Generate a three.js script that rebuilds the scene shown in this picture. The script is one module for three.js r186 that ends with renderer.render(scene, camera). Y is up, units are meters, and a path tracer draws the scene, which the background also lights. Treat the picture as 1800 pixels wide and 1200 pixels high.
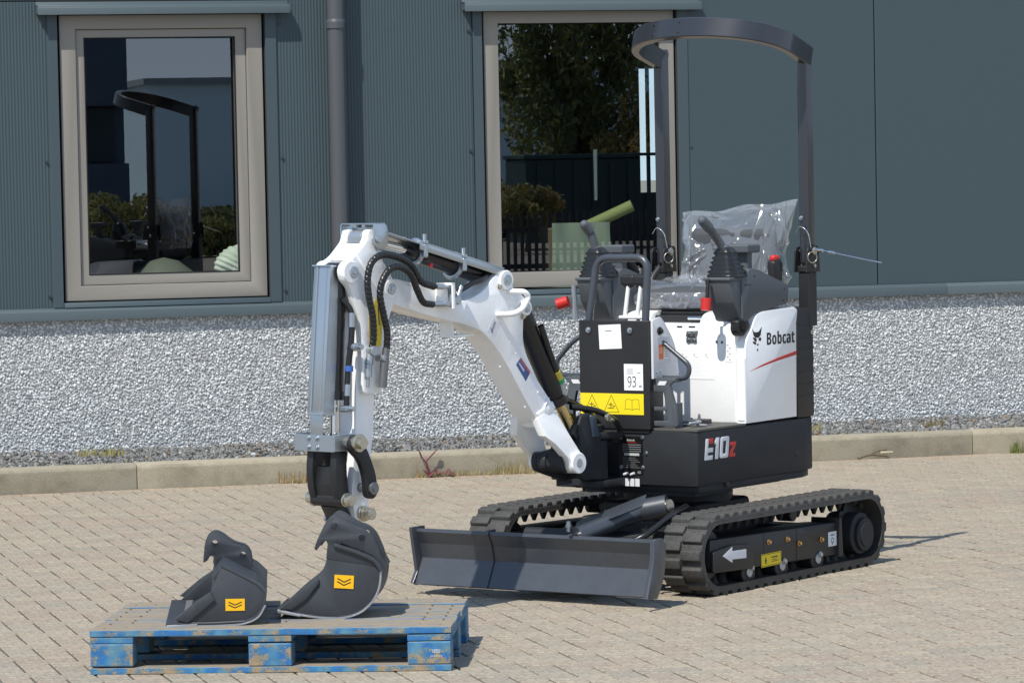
import * as THREE from 'three';
import { RoundedBoxGeometry } from 'three/addons/geometries/RoundedBoxGeometry.js';
import { mergeGeometries, toCreasedNormals } from 'three/addons/utils/BufferGeometryUtils.js';
import { TextGeometry } from 'three/addons/geometries/TextGeometry.js';
import { FontLoader } from 'three/addons/loaders/FontLoader.js';
import { ImprovedNoise } from 'three/addons/math/ImprovedNoise.js';

// ---------------------------------------------------------------- camera, sky, sun, exposure
const scene = new THREE.Scene();
const camera = new THREE.PerspectiveCamera(10.515, 1024 / 682, 0.1, 600);
camera.position.set(0, 1.6497, 19.8457);
camera.rotation.set(-0.047, -0.2625, -0.0196, 'YXZ');

let seed = 12345;
const rnd = () => { seed = (seed * 1664525 + 1013904223) >>> 0; return seed / 4294967296; };
const rr = (a, b) => a + (b - a) * rnd();
const noise = new ImprovedNoise();
const fbm = (x, y, z, o = 4) => { let s = 0, a = 0.5; for (let i = 0; i < o; i++) { s += a * noise.noise(x, y, z); x *= 2.03; y *= 2.03; z *= 2.03; a *= 0.5; } return s; };

const SUN = new THREE.Vector3(-0.413, 0.824, 0.388).normalize();
{ // hazy spring sky with thin soft clouds
  const W = 512, H = 256, d = new Float32Array(W * H * 4);
  for (let j = 0; j < H; j++) for (let i = 0; i < W; i++) {
    const el = ((j + 0.5) / H - 0.5) * Math.PI, az = (i + 0.5) / W * 2 * Math.PI;
    const y = Math.sin(el), c = Math.cos(el), x = Math.cos(az) * c, z = Math.sin(az) * c;
    const t = Math.pow(Math.max(0, y), 0.45);
    let r = 1.0 * (1 - t) + 0.17 * t, g = 1.22 * (1 - t) + 0.35 * t, b = 1.45 * (1 - t) + 0.72 * t;
    if (y > 0.02) {
      const q = fbm(x / (y + 0.25) * 1.3 + 3, z / (y + 0.25) * 1.3, 7.7, 5);
      const k = Math.min(1, Math.max(0, (q - 0.02) * 3)) * Math.min(1, y * 6) * 0.7;
      r += (1.1 - r) * k; g += (1.12 - g) * k; b += (1.15 - b) * k;
    }
    const o = (j * W + i) * 4; d[o] = r; d[o + 1] = g; d[o + 2] = b; d[o + 3] = 1;
  }
  const t = new THREE.DataTexture(d, W, H, THREE.RGBAFormat, THREE.FloatType);
  t.mapping = THREE.EquirectangularReflectionMapping; t.magFilter = THREE.LinearFilter; t.minFilter = THREE.LinearFilter; t.needsUpdate = true;
  scene.background = t; scene.environment = t; scene.environmentIntensity = 0.92; scene.backgroundIntensity = 0.92;
}
const sun = new THREE.DirectionalLight(new THREE.Color(1, 0.955, 0.875), 5);
sun.position.copy(SUN).multiplyScalar(40).add(new THREE.Vector3(4.5, 0, 4));
sun.target.position.set(4.5, 0, 4); sun.castShadow = true;
sun.shadow.mapSize.set(4096, 4096); sun.shadow.bias = -0.0005;
Object.assign(sun.shadow.camera, { left: -9, right: 9, top: 9, bottom: -9, near: 1, far: 90 });
scene.add(sun, sun.target);
const renderer = new THREE.WebGLRenderer({ antialias: true });
renderer.toneMapping = THREE.LinearToneMapping; renderer.toneMappingExposure = 1.0;
renderer.shadowMap.enabled = true; renderer.setSize(1024, 682);

// ---------------------------------------------------------------- helpers
const used = {};
const numbered = (n) => { used[n] = (used[n] ?? -1) + 1; return used[n] ? `${n}_${String(used[n]).padStart(3, '0')}` : n; };
const C = (r, g, b) => new THREE.Color().setRGB(r, g, b);
const mat = (r, g, b, rough = 0.6, metal = 0, o = {}) => new THREE.MeshStandardMaterial({ color: C(r, g, b), roughness: rough, metalness: metal, ...o });
const phys = (r, g, b, rough, o = {}) => new THREE.MeshPhysicalMaterial({ color: C(r, g, b), roughness: rough, ...o });
function part(name, geo, m, parent, label) {
  const o = new THREE.Mesh(Array.isArray(geo) ? merge(geo) : geo, m); o.name = name; o.castShadow = o.receiveShadow = true;
  if (label) o.userData.label = label;
  parent.add(o); return o;
}
function thing(name, label, category, pos = [0, 0, 0], ry = 0, group) {
  const o = new THREE.Group(); o.name = numbered(name); o.position.set(...pos); o.rotation.y = ry;
  o.userData = { label, category }; if (group) o.userData.group = group;
  scene.add(o); return o;
}
function clean(g) { g = g.index ? g.toNonIndexed() : g; for (const k of Object.keys(g.attributes)) if (!['position', 'normal', 'uv'].includes(k)) g.deleteAttribute(k); if (!g.attributes.uv) g.setAttribute('uv', new THREE.BufferAttribute(new Float32Array(g.attributes.position.count * 2), 2)); g.morphAttributes = {}; return g; }
function merge(l) { return mergeGeometries(l.map(clean), false); }
function box(x0, x1, y0, y1, z0, z1, r = 0) {
  const w = x1 - x0, h = y1 - y0, d = z1 - z0;
  const g = r > 0 ? new RoundedBoxGeometry(w, h, d, 2, Math.min(r, w / 2.05, h / 2.05, d / 2.05)) : new THREE.BoxGeometry(w, h, d);
  g.translate((x0 + x1) / 2, (y0 + y1) / 2, (z0 + z1) / 2); return g;
}
const V = (a) => new THREE.Vector3(...a);
function rod(a, b, r, r2 = r, n = 20, open = false) { // cylinder between two points
  a = V(a); b = V(b); const d = b.clone().sub(a), L = d.length();
  const g = new THREE.CylinderGeometry(r2, r, L, n, 1, open);
  g.applyQuaternion(new THREE.Quaternion().setFromUnitVectors(new THREE.Vector3(0, 1, 0), d.normalize()));
  g.translate((a.x + b.x) / 2, (a.y + b.y) / 2, (a.z + b.z) / 2); return g;
}
function pin(z, y, x0, x1, r, n = 28) { // bevelled disc or pin along x
  const c = Math.min(0.003, r * 0.2, Math.abs(x1 - x0) * 0.3), L = Math.abs(x1 - x0);
  const g = new THREE.LatheGeometry([[0, 0], [r - c, 0], [r, c], [r, L - c], [r - c, L], [0, L]].map((p) => new THREE.Vector2(...p)), n);
  const gg = toCreasedNormals(g.toNonIndexed(), 0.6); gg.rotateZ(-Math.PI / 2); gg.translate(Math.min(x0, x1), y, z); return gg;
}
function hexPin(z, y, x0, x1, r) { const g = new THREE.CylinderGeometry(r, r, x1 - x0, 6); g.rotateZ(Math.PI / 2); g.translate((x0 + x1) / 2, y, z); return g; }
function shapeOf(pts, r0 = 0) {
  const s = new THREE.Shape(), n = pts.length;
  for (let i = 0; i < n; i++) {
    const p = pts[i], a = pts[(i + n - 1) % n], b = pts[(i + 1) % n], r = p[2] ?? r0;
    const la = Math.hypot(a[0] - p[0], a[1] - p[1]), lb = Math.hypot(b[0] - p[0], b[1] - p[1]);
    const t = Math.min(r, la * 0.48, lb * 0.48);
    if (t < 1e-5) { i ? s.lineTo(p[0], p[1]) : s.moveTo(p[0], p[1]); continue; }
    const A = [p[0] + (a[0] - p[0]) * t / la, p[1] + (a[1] - p[1]) * t / la], B = [p[0] + (b[0] - p[0]) * t / lb, p[1] + (b[1] - p[1]) * t / lb];
    i ? s.lineTo(...A) : s.moveTo(...A); s.quadraticCurveTo(p[0], p[1], B[0], B[1]);
  }
  s.closePath(); return s;
}
function ext(shape, depth, bev = 0.002, seg = 8) { // extrude along +z of the shape, from 0 to depth
  const b = Math.min(bev, depth * 0.45);
  const g = new THREE.ExtrudeGeometry(shape, { depth: depth - 2 * b, bevelEnabled: b > 0, bevelThickness: b, bevelSize: b, bevelOffset: -b, bevelSegments: 2, curveSegments: seg });
  g.translate(0, 0, b); return toCreasedNormals(g.index ? g.toNonIndexed() : g, 0.5);
}
// outline given as [z, y] extruded along x from x0 to x1; holes = list of [z, y, r]
function plate(pts, x0, x1, bev = 0.002, r = 0, holes = []) {
  const s = shapeOf(pts, r);
  for (const h of holes) { const p = new THREE.Path(); p.absarc(h[0], h[1], h[2], 0, Math.PI * 2, true); s.holes.push(p); }
  const g = ext(s, x1 - x0, bev); g.rotateY(-Math.PI / 2); g.translate(x1, 0, 0); return g;
}
// outline given as [x, y] extruded along z from z0 to z1
function slab(pts, z0, z1, bev = 0.002, r = 0) { const g = ext(shapeOf(pts, r), z1 - z0, bev); g.translate(0, 0, z0); return g; }
// outline given as [x, z] (plan) extruded up from y0 to y1
function plan(pts, y0, y1, bev = 0.002, r = 0) { const g = ext(shapeOf(pts.map((p) => [p[0], -p[1], p[2]]), r), y1 - y0, bev); g.rotateX(-Math.PI / 2); g.translate(0, y0, 0); return g; }
function tube(pts, r, n = 40, k = 10, closed = false, tension = 0.5) {
  return new THREE.TubeGeometry(new THREE.CatmullRomCurve3(pts.map(V), closed, 'catmullrom', tension), n, r, k, closed);
}
function bent(pts, rc, r, k = 12, closed = false) { // bent bar: straight runs joined by rounded corners
  const cp = new THREE.CurvePath(), n = pts.length, P = pts.map(V); let last = P[0].clone();
  for (let i = 1; i < n - 1; i++) {
    const a = P[i - 1], p = P[i], b = P[i + 1], t = Math.min(rc, a.distanceTo(p) * 0.48, b.distanceTo(p) * 0.48);
    const A = p.clone().lerp(a, t / a.distanceTo(p)), B = p.clone().lerp(b, t / b.distanceTo(p));
    if (last.distanceTo(A) > 1e-4) cp.add(new THREE.LineCurve3(last, A)); cp.add(new THREE.QuadraticBezierCurve3(A, p, B)); last = B;
  }
  cp.add(new THREE.LineCurve3(last, P[n - 1]));
  const g = new THREE.TubeGeometry(cp, n * 10, r, k, false);
  return merge([g, new THREE.SphereGeometry(r, k, 6).translate(P[0].x, P[0].y, P[0].z), new THREE.SphereGeometry(r, k, 6).translate(P[n - 1].x, P[n - 1].y, P[n - 1].z)]);
}
function dtex(size, fn, srgb = false, rep) {
  const d = new Uint8Array(size * size * 4);
  for (let j = 0; j < size; j++) for (let i = 0; i < size; i++) { const c = fn(i / size, j / size), o = (j * size + i) * 4; for (let k = 0; k < 3; k++) d[o + k] = Math.max(0, Math.min(255, c[k] * 255)); d[o + 3] = 255; }
  const t = new THREE.DataTexture(d, size, size); t.wrapS = t.wrapT = THREE.RepeatWrapping; t.magFilter = THREE.LinearFilter; t.minFilter = THREE.LinearMipmapLinearFilter; t.generateMipmaps = true;
  if (srgb) t.colorSpace = THREE.SRGBColorSpace; if (rep) t.repeat.set(rep, rep); t.needsUpdate = true; return t;
}
function ctex(w, h, draw) { const c = document.createElement('canvas'); c.width = w; c.height = h; const x = c.getContext('2d'); draw(x, w, h); const t = new THREE.CanvasTexture(c); t.colorSpace = THREE.SRGBColorSpace; return t; }
const sticker = (w, h, draw, rough = 0.45) => new THREE.MeshStandardMaterial({ map: ctex(w, h, draw), roughness: rough });
function boxUV(g, s = 1) { // uv in metres from the dominant axis of each face
  g = clean(g); const p = g.attributes.position, n = g.attributes.normal, u = g.attributes.uv;
  for (let i = 0; i < p.count; i++) {
    const ax = Math.abs(n.getX(i)), ay = Math.abs(n.getY(i)), az = Math.abs(n.getZ(i));
    if (ay >= ax && ay >= az) u.setXY(i, p.getX(i) * s, p.getZ(i) * s); else if (ax >= az) u.setXY(i, p.getZ(i) * s, p.getY(i) * s); else u.setXY(i, p.getX(i) * s, p.getY(i) * s);
  }
  return g;
}
const tile = (f) => (u, v) => f(u, v); 
const hash = (x, y) => { const s = Math.sin(x * 127.1 + y * 311.7) * 43758.5453; return s - Math.floor(s); };
// seamless value noise
function vnoise(u, v, n, sd = 0) {
  const x = u * n, y = v * n, xi = Math.floor(x), yi = Math.floor(y), fx = x - xi, fy = y - yi, m = (k) => ((k % n) + n) % n;
  const h = (a, b) => hash(m(a) + sd * 17.3, m(b) + sd * 5.1), sx = fx * fx * (3 - 2 * fx), sy = fy * fy * (3 - 2 * fy);
  return (h(xi, yi) * (1 - sx) + h(xi + 1, yi) * sx) * (1 - sy) + (h(xi, yi + 1) * (1 - sx) + h(xi + 1, yi + 1) * sx) * sy;
}
const grain = dtex(256, (u, v) => { const a = vnoise(u, v, 128, 1), b = vnoise(u, v, 40, 2), c = vnoise(u, v, 9, 3); const k = 0.4 + 0.52 * a + 0.18 * b + 0.12 * c; return [k, k, k * 0.99]; }, false, 1.25);
const fineBump = dtex(256, (u, v) => { const k = 0.5 * vnoise(u, v, 128, 4) + 0.3 * vnoise(u, v, 60, 5) + 0.2 * vnoise(u, v, 20, 6); return [k, k, k]; }, false, 6);

// scuffs: fine scratches and dull patches on painted steel
const scuff = (() => { const lines = []; for (let i = 0; i < 260; i++) lines.push([rnd(), rnd(), rr(0, 6.28), rr(0.02, 0.12), rr(0.1, 0.4)]); const N = 512, a = new Float32Array(N * N); for (const [x, y, t, L, k] of lines) for (let s = 0; s < L; s += 0.5 / N) { const i = Math.floor(((x + Math.cos(t) * s) % 1 + 1) % 1 * N), j = Math.floor(((y + Math.sin(t) * s) % 1 + 1) % 1 * N); a[j * N + i] = Math.max(a[j * N + i], k); } return dtex(N, (u, v) => { const p = 0.62 + 0.1 * vnoise(u, v, 5, 21) + 0.08 * vnoise(u, v, 22, 22) + 0.05 * vnoise(u, v, 128, 23) + a[Math.floor(v * N) * N + Math.floor(u * N)] * 0.6; return [p, p, p]; }, false, 3); })();
const smut = dtex(512, (u, v) => { const p = 0.93 + 0.05 * vnoise(u, v, 7, 31) + 0.03 * vnoise(u, v, 60, 32) - (vnoise(u, v, 128, 33) > 0.93 ? 0.12 : 0); return [p, p, p * 0.985]; }, false, 2);
const scuffRough = scuff;
// ---------------------------------------------------------------- the paved yard
const ground = part('ground', new THREE.PlaneGeometry(700, 700).rotateX(-Math.PI / 2).translate(0, -0.03, 0), mat(0.27, 0.245, 0.205, 0.95), scene);
ground.userData.kind = 'structure';
{
  const yard = new THREE.Group(); yard.name = 'paving'; yard.userData.kind = 'structure'; scene.add(yard);
  part('sand_bed', new THREE.BoxGeometry(14, 0.02, 11.2).translate(5, -0.0142, 6.2), mat(0.1, 0.088, 0.067, 1, 0, { bumpMap: fineBump, bumpScale: 0.002 }), yard);
  const W = 0.105, Ht = 0.05, ch = 0.003, gap = 0.0045;
  const brickGeo = (w, l) => { // paver with a chamfered top, uv in metres
    const a = w / 2 - gap, b = l / 2 - gap, P = [], idx = [];
    const ring = (x, z, y) => [[-x, y, -z], [x, y, -z], [x, y, z], [-x, y, z]];
    const r0 = ring(a, b, -0.035), r1 = ring(a, b, -ch), r2 = ring(a - ch, b - ch, 0);
    for (const r of [r0, r1, r2]) P.push(...r);
    for (let k = 0; k < 2; k++) for (let i = 0; i < 4; i++) { const j = (i + 1) % 4, o = k * 4; idx.push(o + i, o + 4 + i, o + j, o + j, o + 4 + i, o + 4 + j); }
    idx.push(8, 11, 9, 9, 11, 10);
    const g = new THREE.BufferGeometry(); g.setAttribute('position', new THREE.Float32BufferAttribute(P.flat(), 3)); g.setIndex(idx);
    const q = g.toNonIndexed(); q.computeVertexNormals(); q.setAttribute('uv', new THREE.BufferAttribute(new Float32Array(q.attributes.position.count * 2), 2)); return boxUV(q);
  };
  const gV = brickGeo(W, 2 * W), gH = brickGeo(2 * W, W), gB = brickGeo(W, W);
  const tones0 = [[0.335, 0.295, 0.235], [0.345, 0.308, 0.248], [0.325, 0.29, 0.236], [0.35, 0.30, 0.24], [0.36, 0.318, 0.253], [0.335, 0.303, 0.247], [0.335, 0.282, 0.23], [0.312, 0.283, 0.235]];
  const tones = tones0.map((t) => t.map((v, i) => { const m = [0.335, 0.298, 0.243][i]; return [1.02, 0.98, 0.925][i] * (m + (v - m) * 0.95); }));
  const mats = tones.map((t) => mat(...t.map((v) => v * 1.1), 0.88, 0, { map: grain, bumpMap: grain, bumpScale: 0.0022 }));
  const white = mat(1.1, 1.1, 1.1, 0.88, 0, { map: grain, bumpMap: grain, bumpScale: 0.0022 });
  const list = [];
  const cam = new THREE.PerspectiveCamera(10.515, 1024 / 682, 0.1, 600); cam.position.copy(camera.position); cam.rotation.copy(camera.rotation); cam.updateMatrixWorld();
  const xA = -1.2, xB = 11.4, zA = 0.72, zB = 11.5, p = new THREE.Vector3();
  for (let i = -140; i < 140; i++) for (let k = -140; k < 140; k++) {
    const ox = i - 2 * k, oz = i + 2 * k; // lattice (1,1) and (-2,2)
    for (const [h, cx, cz] of [[0, ox + 0.5, oz + 1], [1, ox + 2, oz + 0.5]]) {
      const x = 0.03 + cx * W, z = zA + cz * W;
      if (x < xA || x > xB || z > zB) continue;
      if (!h && oz === -1) { list.push({ h: 2, x, z: zA + W / 2, d: 98, inView: true }); continue; }
      if (z < zA + (h ? W / 2 : W) - 0.001) continue;
      p.set(x, 0, z).project(cam);
      const inView = Math.abs(p.x) < 1.03 && Math.abs(p.y) < 1.03;
      list.push({ h, x, z, d: Math.hypot(x, z - 19.85), inView });
    }
  }
  for (let x = xA; x < xB; x += 2 * W) list.push({ h: 1, x: x + 0.03, z: 0.6 + 0.004 + W / 2, d: 99, inView: true, row: 1 }); // a straight course along the kerb
  list.sort((a, b) => (b.inView - a.inView) || a.d - b.d);
  const put = (o, b) => { o.position.set(b.x, rr(-0.0016, 0.0012), b.z); o.rotation.set(rr(-0.006, 0.006), rr(-0.008, 0.008), rr(-0.006, 0.006)); };
  const tone = (b) => { const n = fbm(b.x * 0.9, b.z * 0.9, 2.2, 3); return Math.max(0, Math.min(7, Math.floor((0.5 + n * 0.9 + rr(-0.36, 0.36)) * 8))); };
  const near = list.slice(0, 300), rest = list.slice(300);
  for (const b of near) { const m = part('paver', b.h ? gH : gV, mats[tone(b)], yard); put(m, b); }
  for (const h of [0, 1, 2]) {
    const l = rest.filter((b) => b.h === h), im = new THREE.InstancedMesh([gV, gH, gB][h], white, l.length); im.name = 'paver_field'; im.userData.kind = 'stuff';
    const o = new THREE.Object3D(), c = new THREE.Color();
    l.forEach((b, i) => { put(o, b); o.updateMatrix(); im.setMatrixAt(i, o.matrix); const t = tones[tone(b)]; const s = b.row ? [1.04, 0.96, 0.9] : [1, 1, 1]; c.setRGB(t[0] * s[0], t[1] * s[1], t[2] * s[2]); im.setColorAt(i, c); });
    im.castShadow = im.receiveShadow = true; yard.add(im);
  }
}
// ---------------------------------------------------------------- kerb and gravel strip
{
  const stains = dtex(256, (u, v) => { const k = 0.6 + 0.3 * vnoise(u, v, 6, 8) + 0.2 * vnoise(u, v, 24, 9) + 0.14 * vnoise(u, v, 100, 10); return [k, k * 0.985, k * 0.95]; }, false, 1);
  const g = new THREE.Group(); g.name = 'kerb'; g.userData.kind = 'structure'; scene.add(g);
  for (let x = -6.28, i = 0; x < 60; x += 2.35, i++) {
    const t = rr(0.94, 1.06), m = mat(0.335 * t, 0.30 * t, 0.225 * t, 0.92, 0, { map: stains, bumpMap: fineBump, bumpScale: 0.002 });
    const geo = boxUV(plate([[0.6, -0.1], [0.6, 0.112, 0.012], [0.588, 0.128, 0.008], [0.455, 0.131, 0.004], [0.455, -0.1]], x + 0.002, x + 2.348, 0.0025, 0)); geo.translate(0, rr(-0.002, 0.002), rr(-0.002, 0.002));
    part('kerb_stone', geo, m, g);
  }
  const gr = new THREE.Group(); gr.name = 'gravel_strip'; gr.userData.kind = 'structure'; scene.add(gr);
  const bed = new THREE.PlaneGeometry(70, 0.47, 600, 6).rotateX(-Math.PI / 2); bed.translate(27, 0, 0.225);
  const bp = bed.attributes.position; for (let i = 0; i < bp.count; i++) bp.setY(i, 0.118 + (0.45 - bp.getZ(i)) * 0.1 + fbm(bp.getX(i) * 3, 0, bp.getZ(i) * 3, 3) * 0.02); bed.computeVertexNormals();
  part('soil', bed, mat(0.06, 0.056, 0.05, 1), gr);
  const st = new THREE.IcosahedronGeometry(1, 0); const N = 12000;
  const im = new THREE.InstancedMesh(st, mat(1, 1, 1, 0.9), N), o = new THREE.Object3D(), c = new THREE.Color();
  for (let i = 0; i < N; i++) {
    const x = rr(1.8, 9.2), z = rr(0.0, 0.45), s = rr(0.005, 0.012) * (rnd() < 0.05 ? 1.5 : 1);
    o.position.set(x, 0.12 + (0.45 - z) * 0.1 + fbm(x * 3, 0, z * 3, 3) * 0.02 + s * 0.3, z); o.rotation.set(rr(0, 6), rr(0, 6), rr(0, 6)); o.scale.set(s, s * rr(0.5, 0.9), s * rr(0.7, 1.2)); o.updateMatrix(); im.setMatrixAt(i, o.matrix);
    const k = rnd() < 0.05 ? rr(0.3, 0.45) : rr(0.09, 0.24); rnd() < 0.04 ? c.setRGB(0.22, 0.15, 0.08) : c.setRGB(k, k * 0.99, k * 0.95); im.setColorAt(i, c);
  }
  im.name = 'gravel'; im.userData.kind = 'stuff'; im.castShadow = im.receiveShadow = true; gr.add(im);
}
// ---------------------------------------------------------------- the building
const slate = mat(0.042, 0.067, 0.077, 0.6, 0.0, { bumpMap: fineBump, bumpScale: 0.0002 });
const slateTrim = mat(0.05, 0.074, 0.086, 0.5);
const flashM = mat(0.075, 0.1, 0.108, 0.42);
const darkGap = mat(0.012, 0.013, 0.014, 0.9);
const taupe = mat(0.262, 0.243, 0.21, 0.5);
const screwM = mat(0.05, 0.06, 0.065, 0.4, 0.5);
const WIN = [[2.857, 3.961, 0.975, 2.507], [5.207, 6.307, 0.98, 2.509]];
const bld = thing('industrial_building', 'dark slate clad industrial building with two taupe windows and a pebble dash base', 'building');
{
  const core = mat(0.035, 0.04, 0.042, 0.9), inside = mat(0.16, 0.155, 0.15, 0.9);
  const L = -7, R = 60, T = 6.2, D = -9;
  const walls = [box(L, R, -0.3, 0.93, -0.3, -0.03), box(L, R, 2.6, T, -0.3, -0.006)];
  let x = L; for (const w of WIN) { walls.push(box(x, w[0] - 0.012, 0.93, 2.6, -0.3, -0.006)); walls.push(box(w[0] - 0.012, w[1] + 0.012, w[3] + 0.012, 2.6, -0.3, -0.006)); walls.push(box(w[0] - 0.012, w[1] + 0.012, 0.93, w[2] - 0.012, -0.3, -0.006)); x = w[1] + 0.012; }
  walls.push(box(x, R, 0.93, 2.6, -0.3, -0.006));
  part('wall', walls, core, bld);
  // side walls, rear wall with one far window, floor, flat roof
  const shell = [box(L, L + 0.25, 0, T, D, -0.3), box(R - 0.25, R, 0, T, D, -0.3), box(L, R, 0.2, 0.5, D, -0.3), box(L, R, 3.3, 3.5, D, -0.3)];
  const fw = [8.86, 9.7, 1.42, 2.43];
  shell.push(box(L, fw[0], 0.2, T, D - 0.25, D), box(fw[1], R, 0.2, T, D - 0.25, D), box(fw[0], fw[1], 0.2, fw[2], D - 0.25, D), box(fw[0], fw[1], fw[3], T, D - 0.25, D));
  part('room_shell', shell, inside, bld);
  part('far_window_bars', [box(fw[0], fw[1], 1.72, 1.745, D - 0.1, D - 0.05), box(8.945, 8.965, fw[2], fw[3], D - 0.11, D - 0.06)], darkGap, bld);
  part('roof', box(L - 0.1, R + 0.1, T, T + 0.25, D - 0.35, 0.1), slateTrim, bld);
  // cladding: fine vertical micro ribs on the left panels, flat sheets on the right
  const ribs = (x0, x1, y0, y1, pitch, amp, z = 0) => {
    const n = Math.round((x1 - x0) / pitch) * 4, g = new THREE.PlaneGeometry(x1 - x0, y1 - y0, n, 1), p = g.attributes.position;
    for (let i = 0; i < p.count; i++) { const t = ((p.getX(i) + (x1 - x0) / 2) / pitch) % 1; p.setZ(i, amp * Math.sin(t * 2 * Math.PI)); }
    const q = g; q.translate((x0 + x1) / 2, (y0 + y1) / 2, z); q.computeVertexNormals(); return q;
  };
  const P = [[-7, 1.2, 0.938, 2.58], [1.206, 2.79, 0.938, 2.58], [4.035, 5.135, 0.938, 2.58]];
  for (const a of P) part('cladding_panel', ribs(...a, 0.0172, 0.0017, 0.002), slate, bld);
  for (const a of [[-7, 1.2], [1.206, 2.74], [2.746, 4.10], [4.106, 5.09], [5.096, 6.45]]) part('cladding_panel', ribs(...a, 2.588, T, 0.0172, 0.0017, 0.002), slate, bld);
  for (const [a, b] of [[6.37, 7.494], [7.5, 8.8], [8.806, 10.2], [10.206, 12], [12.006, 60]]) {
    const g = new RoundedBoxGeometry(b - a, T - 0.938, 0.03, 3, 0.004); g.translate((a + b) / 2, (T + 0.938) / 2, -0.009); part('cladding_panel', g, slate, bld);
  }
  // base flashing, canopies, trims
  const fl = [];
  for (const [a, b] of [[-7, 1.9], [1.902, 4.902], [4.904, 7.904], [7.906, 60]]) fl.push(plate([[-0.03, 0.94], [0.002, 0.94], [0.038, 0.924, 0.003], [0.038, 0.874], [0.034, 0.874], [0.03, 0.918], [-0.03, 0.93]], a, b, 0.0008));
  part('base_flashing', fl, flashM, bld);
  for (const w of WIN) {
    const a = w[0] - 0.125, b = w[1] + 0.142;
    part('drip_canopy', [plate([[0, 2.578], [0.004, 2.578], [0.008, 2.562], [0.075, 2.545, 0.003], [0.075, 2.507], [0.07, 2.507], [0.068, 2.54], [0, 2.557]], a, b, 0.0008), box(a, a + 0.002, 2.515, 2.56, 0.003, 0.068), box(b - 0.002, b, 2.515, 2.56, 0.003, 0.068)], flashM, bld);
    part('canopy_joint', box(a, b, 2.579, 2.588, -0.005, 0.004), darkGap, bld);
    for (const [s, e] of [[w[0] - 0.067, w[0] - 0.014], [w[1] + 0.014, w[1] + 0.075]]) part('window_trim', box(s, e, 0.94, 2.515, -0.006, 0.012, 0.003), slateTrim, bld);
    part('window_sill', plate([[-0.08, 0.972], [0.012, 0.966, 0.002], [0.016, 0.941], [-0.08, 0.941]], w[0] - 0.012, w[1] + 0.012, 0.001), slateTrim, bld);
  }
  const sc = (x, y) => { const g = new THREE.CylinderGeometry(0.006, 0.006, 0.006, 6); g.rotateX(Math.PI / 2); g.translate(x, y, 0.014); return merge([g, new THREE.CylinderGeometry(0.009, 0.009, 0.002, 14).rotateX(Math.PI / 2).translate(x, y, 0.0108)]); };
  for (const [x, y] of [[2.772, 1.72], [2.772, 1.0], [4.058, 1.72], [4.058, 1.0], [5.118, 1.74], [5.118, 2.4], [6.395, 1.74], [6.395, 1.0], [4.058, 2.45], [2.772, 2.45]]) part('screw', sc(x, y).translate(0, 0, x > 6.3 || x < 2.79 || (x > 4 && x < 5.2) ? -0.006 : 0), screwM, bld);
  // downpipe
  const pipeM = mat(0.075, 0.08, 0.088, 0.42);
  const pipe = part('downpipe', [rod([4.352, 0.2, 0.088], [4.352, 6, 0.088], 0.0475, 0.0475, 32), rod([4.352, 2.42, 0.088], [4.352, 2.455, 0.088], 0.053, 0.053, 32), rod([4.352, 2.455, 0.088], [4.352, 2.47, 0.088], 0.053, 0.048, 32)], pipeM, bld);
  part('pipe_bracket', [box(4.335, 4.369, 2.43, 2.45, 0, 0.06)], pipeM, pipe);
  // windows
  const glassM = new THREE.MeshPhysicalMaterial({ color: C(0.72, 0.78, 0.74), roughness: 0, transmission: 1, thickness: 0, ior: 2.3 });
  const frameGeo = (x0, x1, y0, y1, w, z0, z1, bv = 0.004) => { // mitred frame with bevelled edges
    const s = shapeOf([[x0, y0], [x1, y0], [x1, y1], [x0, y1]]), h = new THREE.Path([[x0 + w[0], y0 + w[2]], [x0 + w[0], y1 - w[3]], [x1 - w[1], y1 - w[3]], [x1 - w[1], y0 + w[2]]].map((p) => new THREE.Vector2(...p))); s.holes.push(h);
    const g = ext(s, z1 - z0, bv); g.translate(0, 0, z0); return g;
  };
  const w1 = part('window_frame', frameGeo(...WIN[0], [0.086, 0.086, 0.08, 0.075], -0.1, -0.012), taupe, bld);
  const sash = part('sash', frameGeo(2.945, 3.873, 1.058, 2.43, [0.046, 0.06, 0.055, 0.045], -0.085, -0.03), taupe, w1);
  part('pane', new THREE.PlaneGeometry(0.826, 1.276).rotateY(0.04).translate(3.402, 1.749, -0.058), glassM, w1);
  part('gasket', frameGeo(2.989, 3.815, 1.111, 2.387, [0.006, 0.006, 0.006, 0.006], -0.05, -0.028, 0.001), darkGap, w1);
  const w2 = part('window_frame', frameGeo(...WIN[1], [0.083, 0.083, 0.085, 0.066], -0.1, -0.012), taupe, bld);
  part('pane', new THREE.PlaneGeometry(0.94, 1.364).rotateX(0.002).translate(5.757, 1.754, -0.06), glassM, w2);
  part('gasket', frameGeo(5.288, 6.226, 1.063, 2.445, [0.006, 0.006, 0.006, 0.006], -0.055, -0.04, 0.001), darkGap, w2);
  // pebble dash plinth
  const plinth = part('plinth', box(-7, 60, 0, 0.9, -0.03, -0.002), mat(0.3, 0.31, 0.31, 0.95), bld);
  const st = new THREE.IcosahedronGeometry(1, 0), pts = [], cell = 0.0118;
  for (let x = 2.0; x < 9.0; x += cell) for (let y = 0.09; y < 0.9; y += cell) pts.push([x + rr(-0.5, 0.5) * cell, y + rr(-0.5, 0.5) * cell]);
  const im = new THREE.InstancedMesh(st, mat(1, 1, 1, 0.85), pts.length), o = new THREE.Object3D(), c = new THREE.Color();
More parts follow.
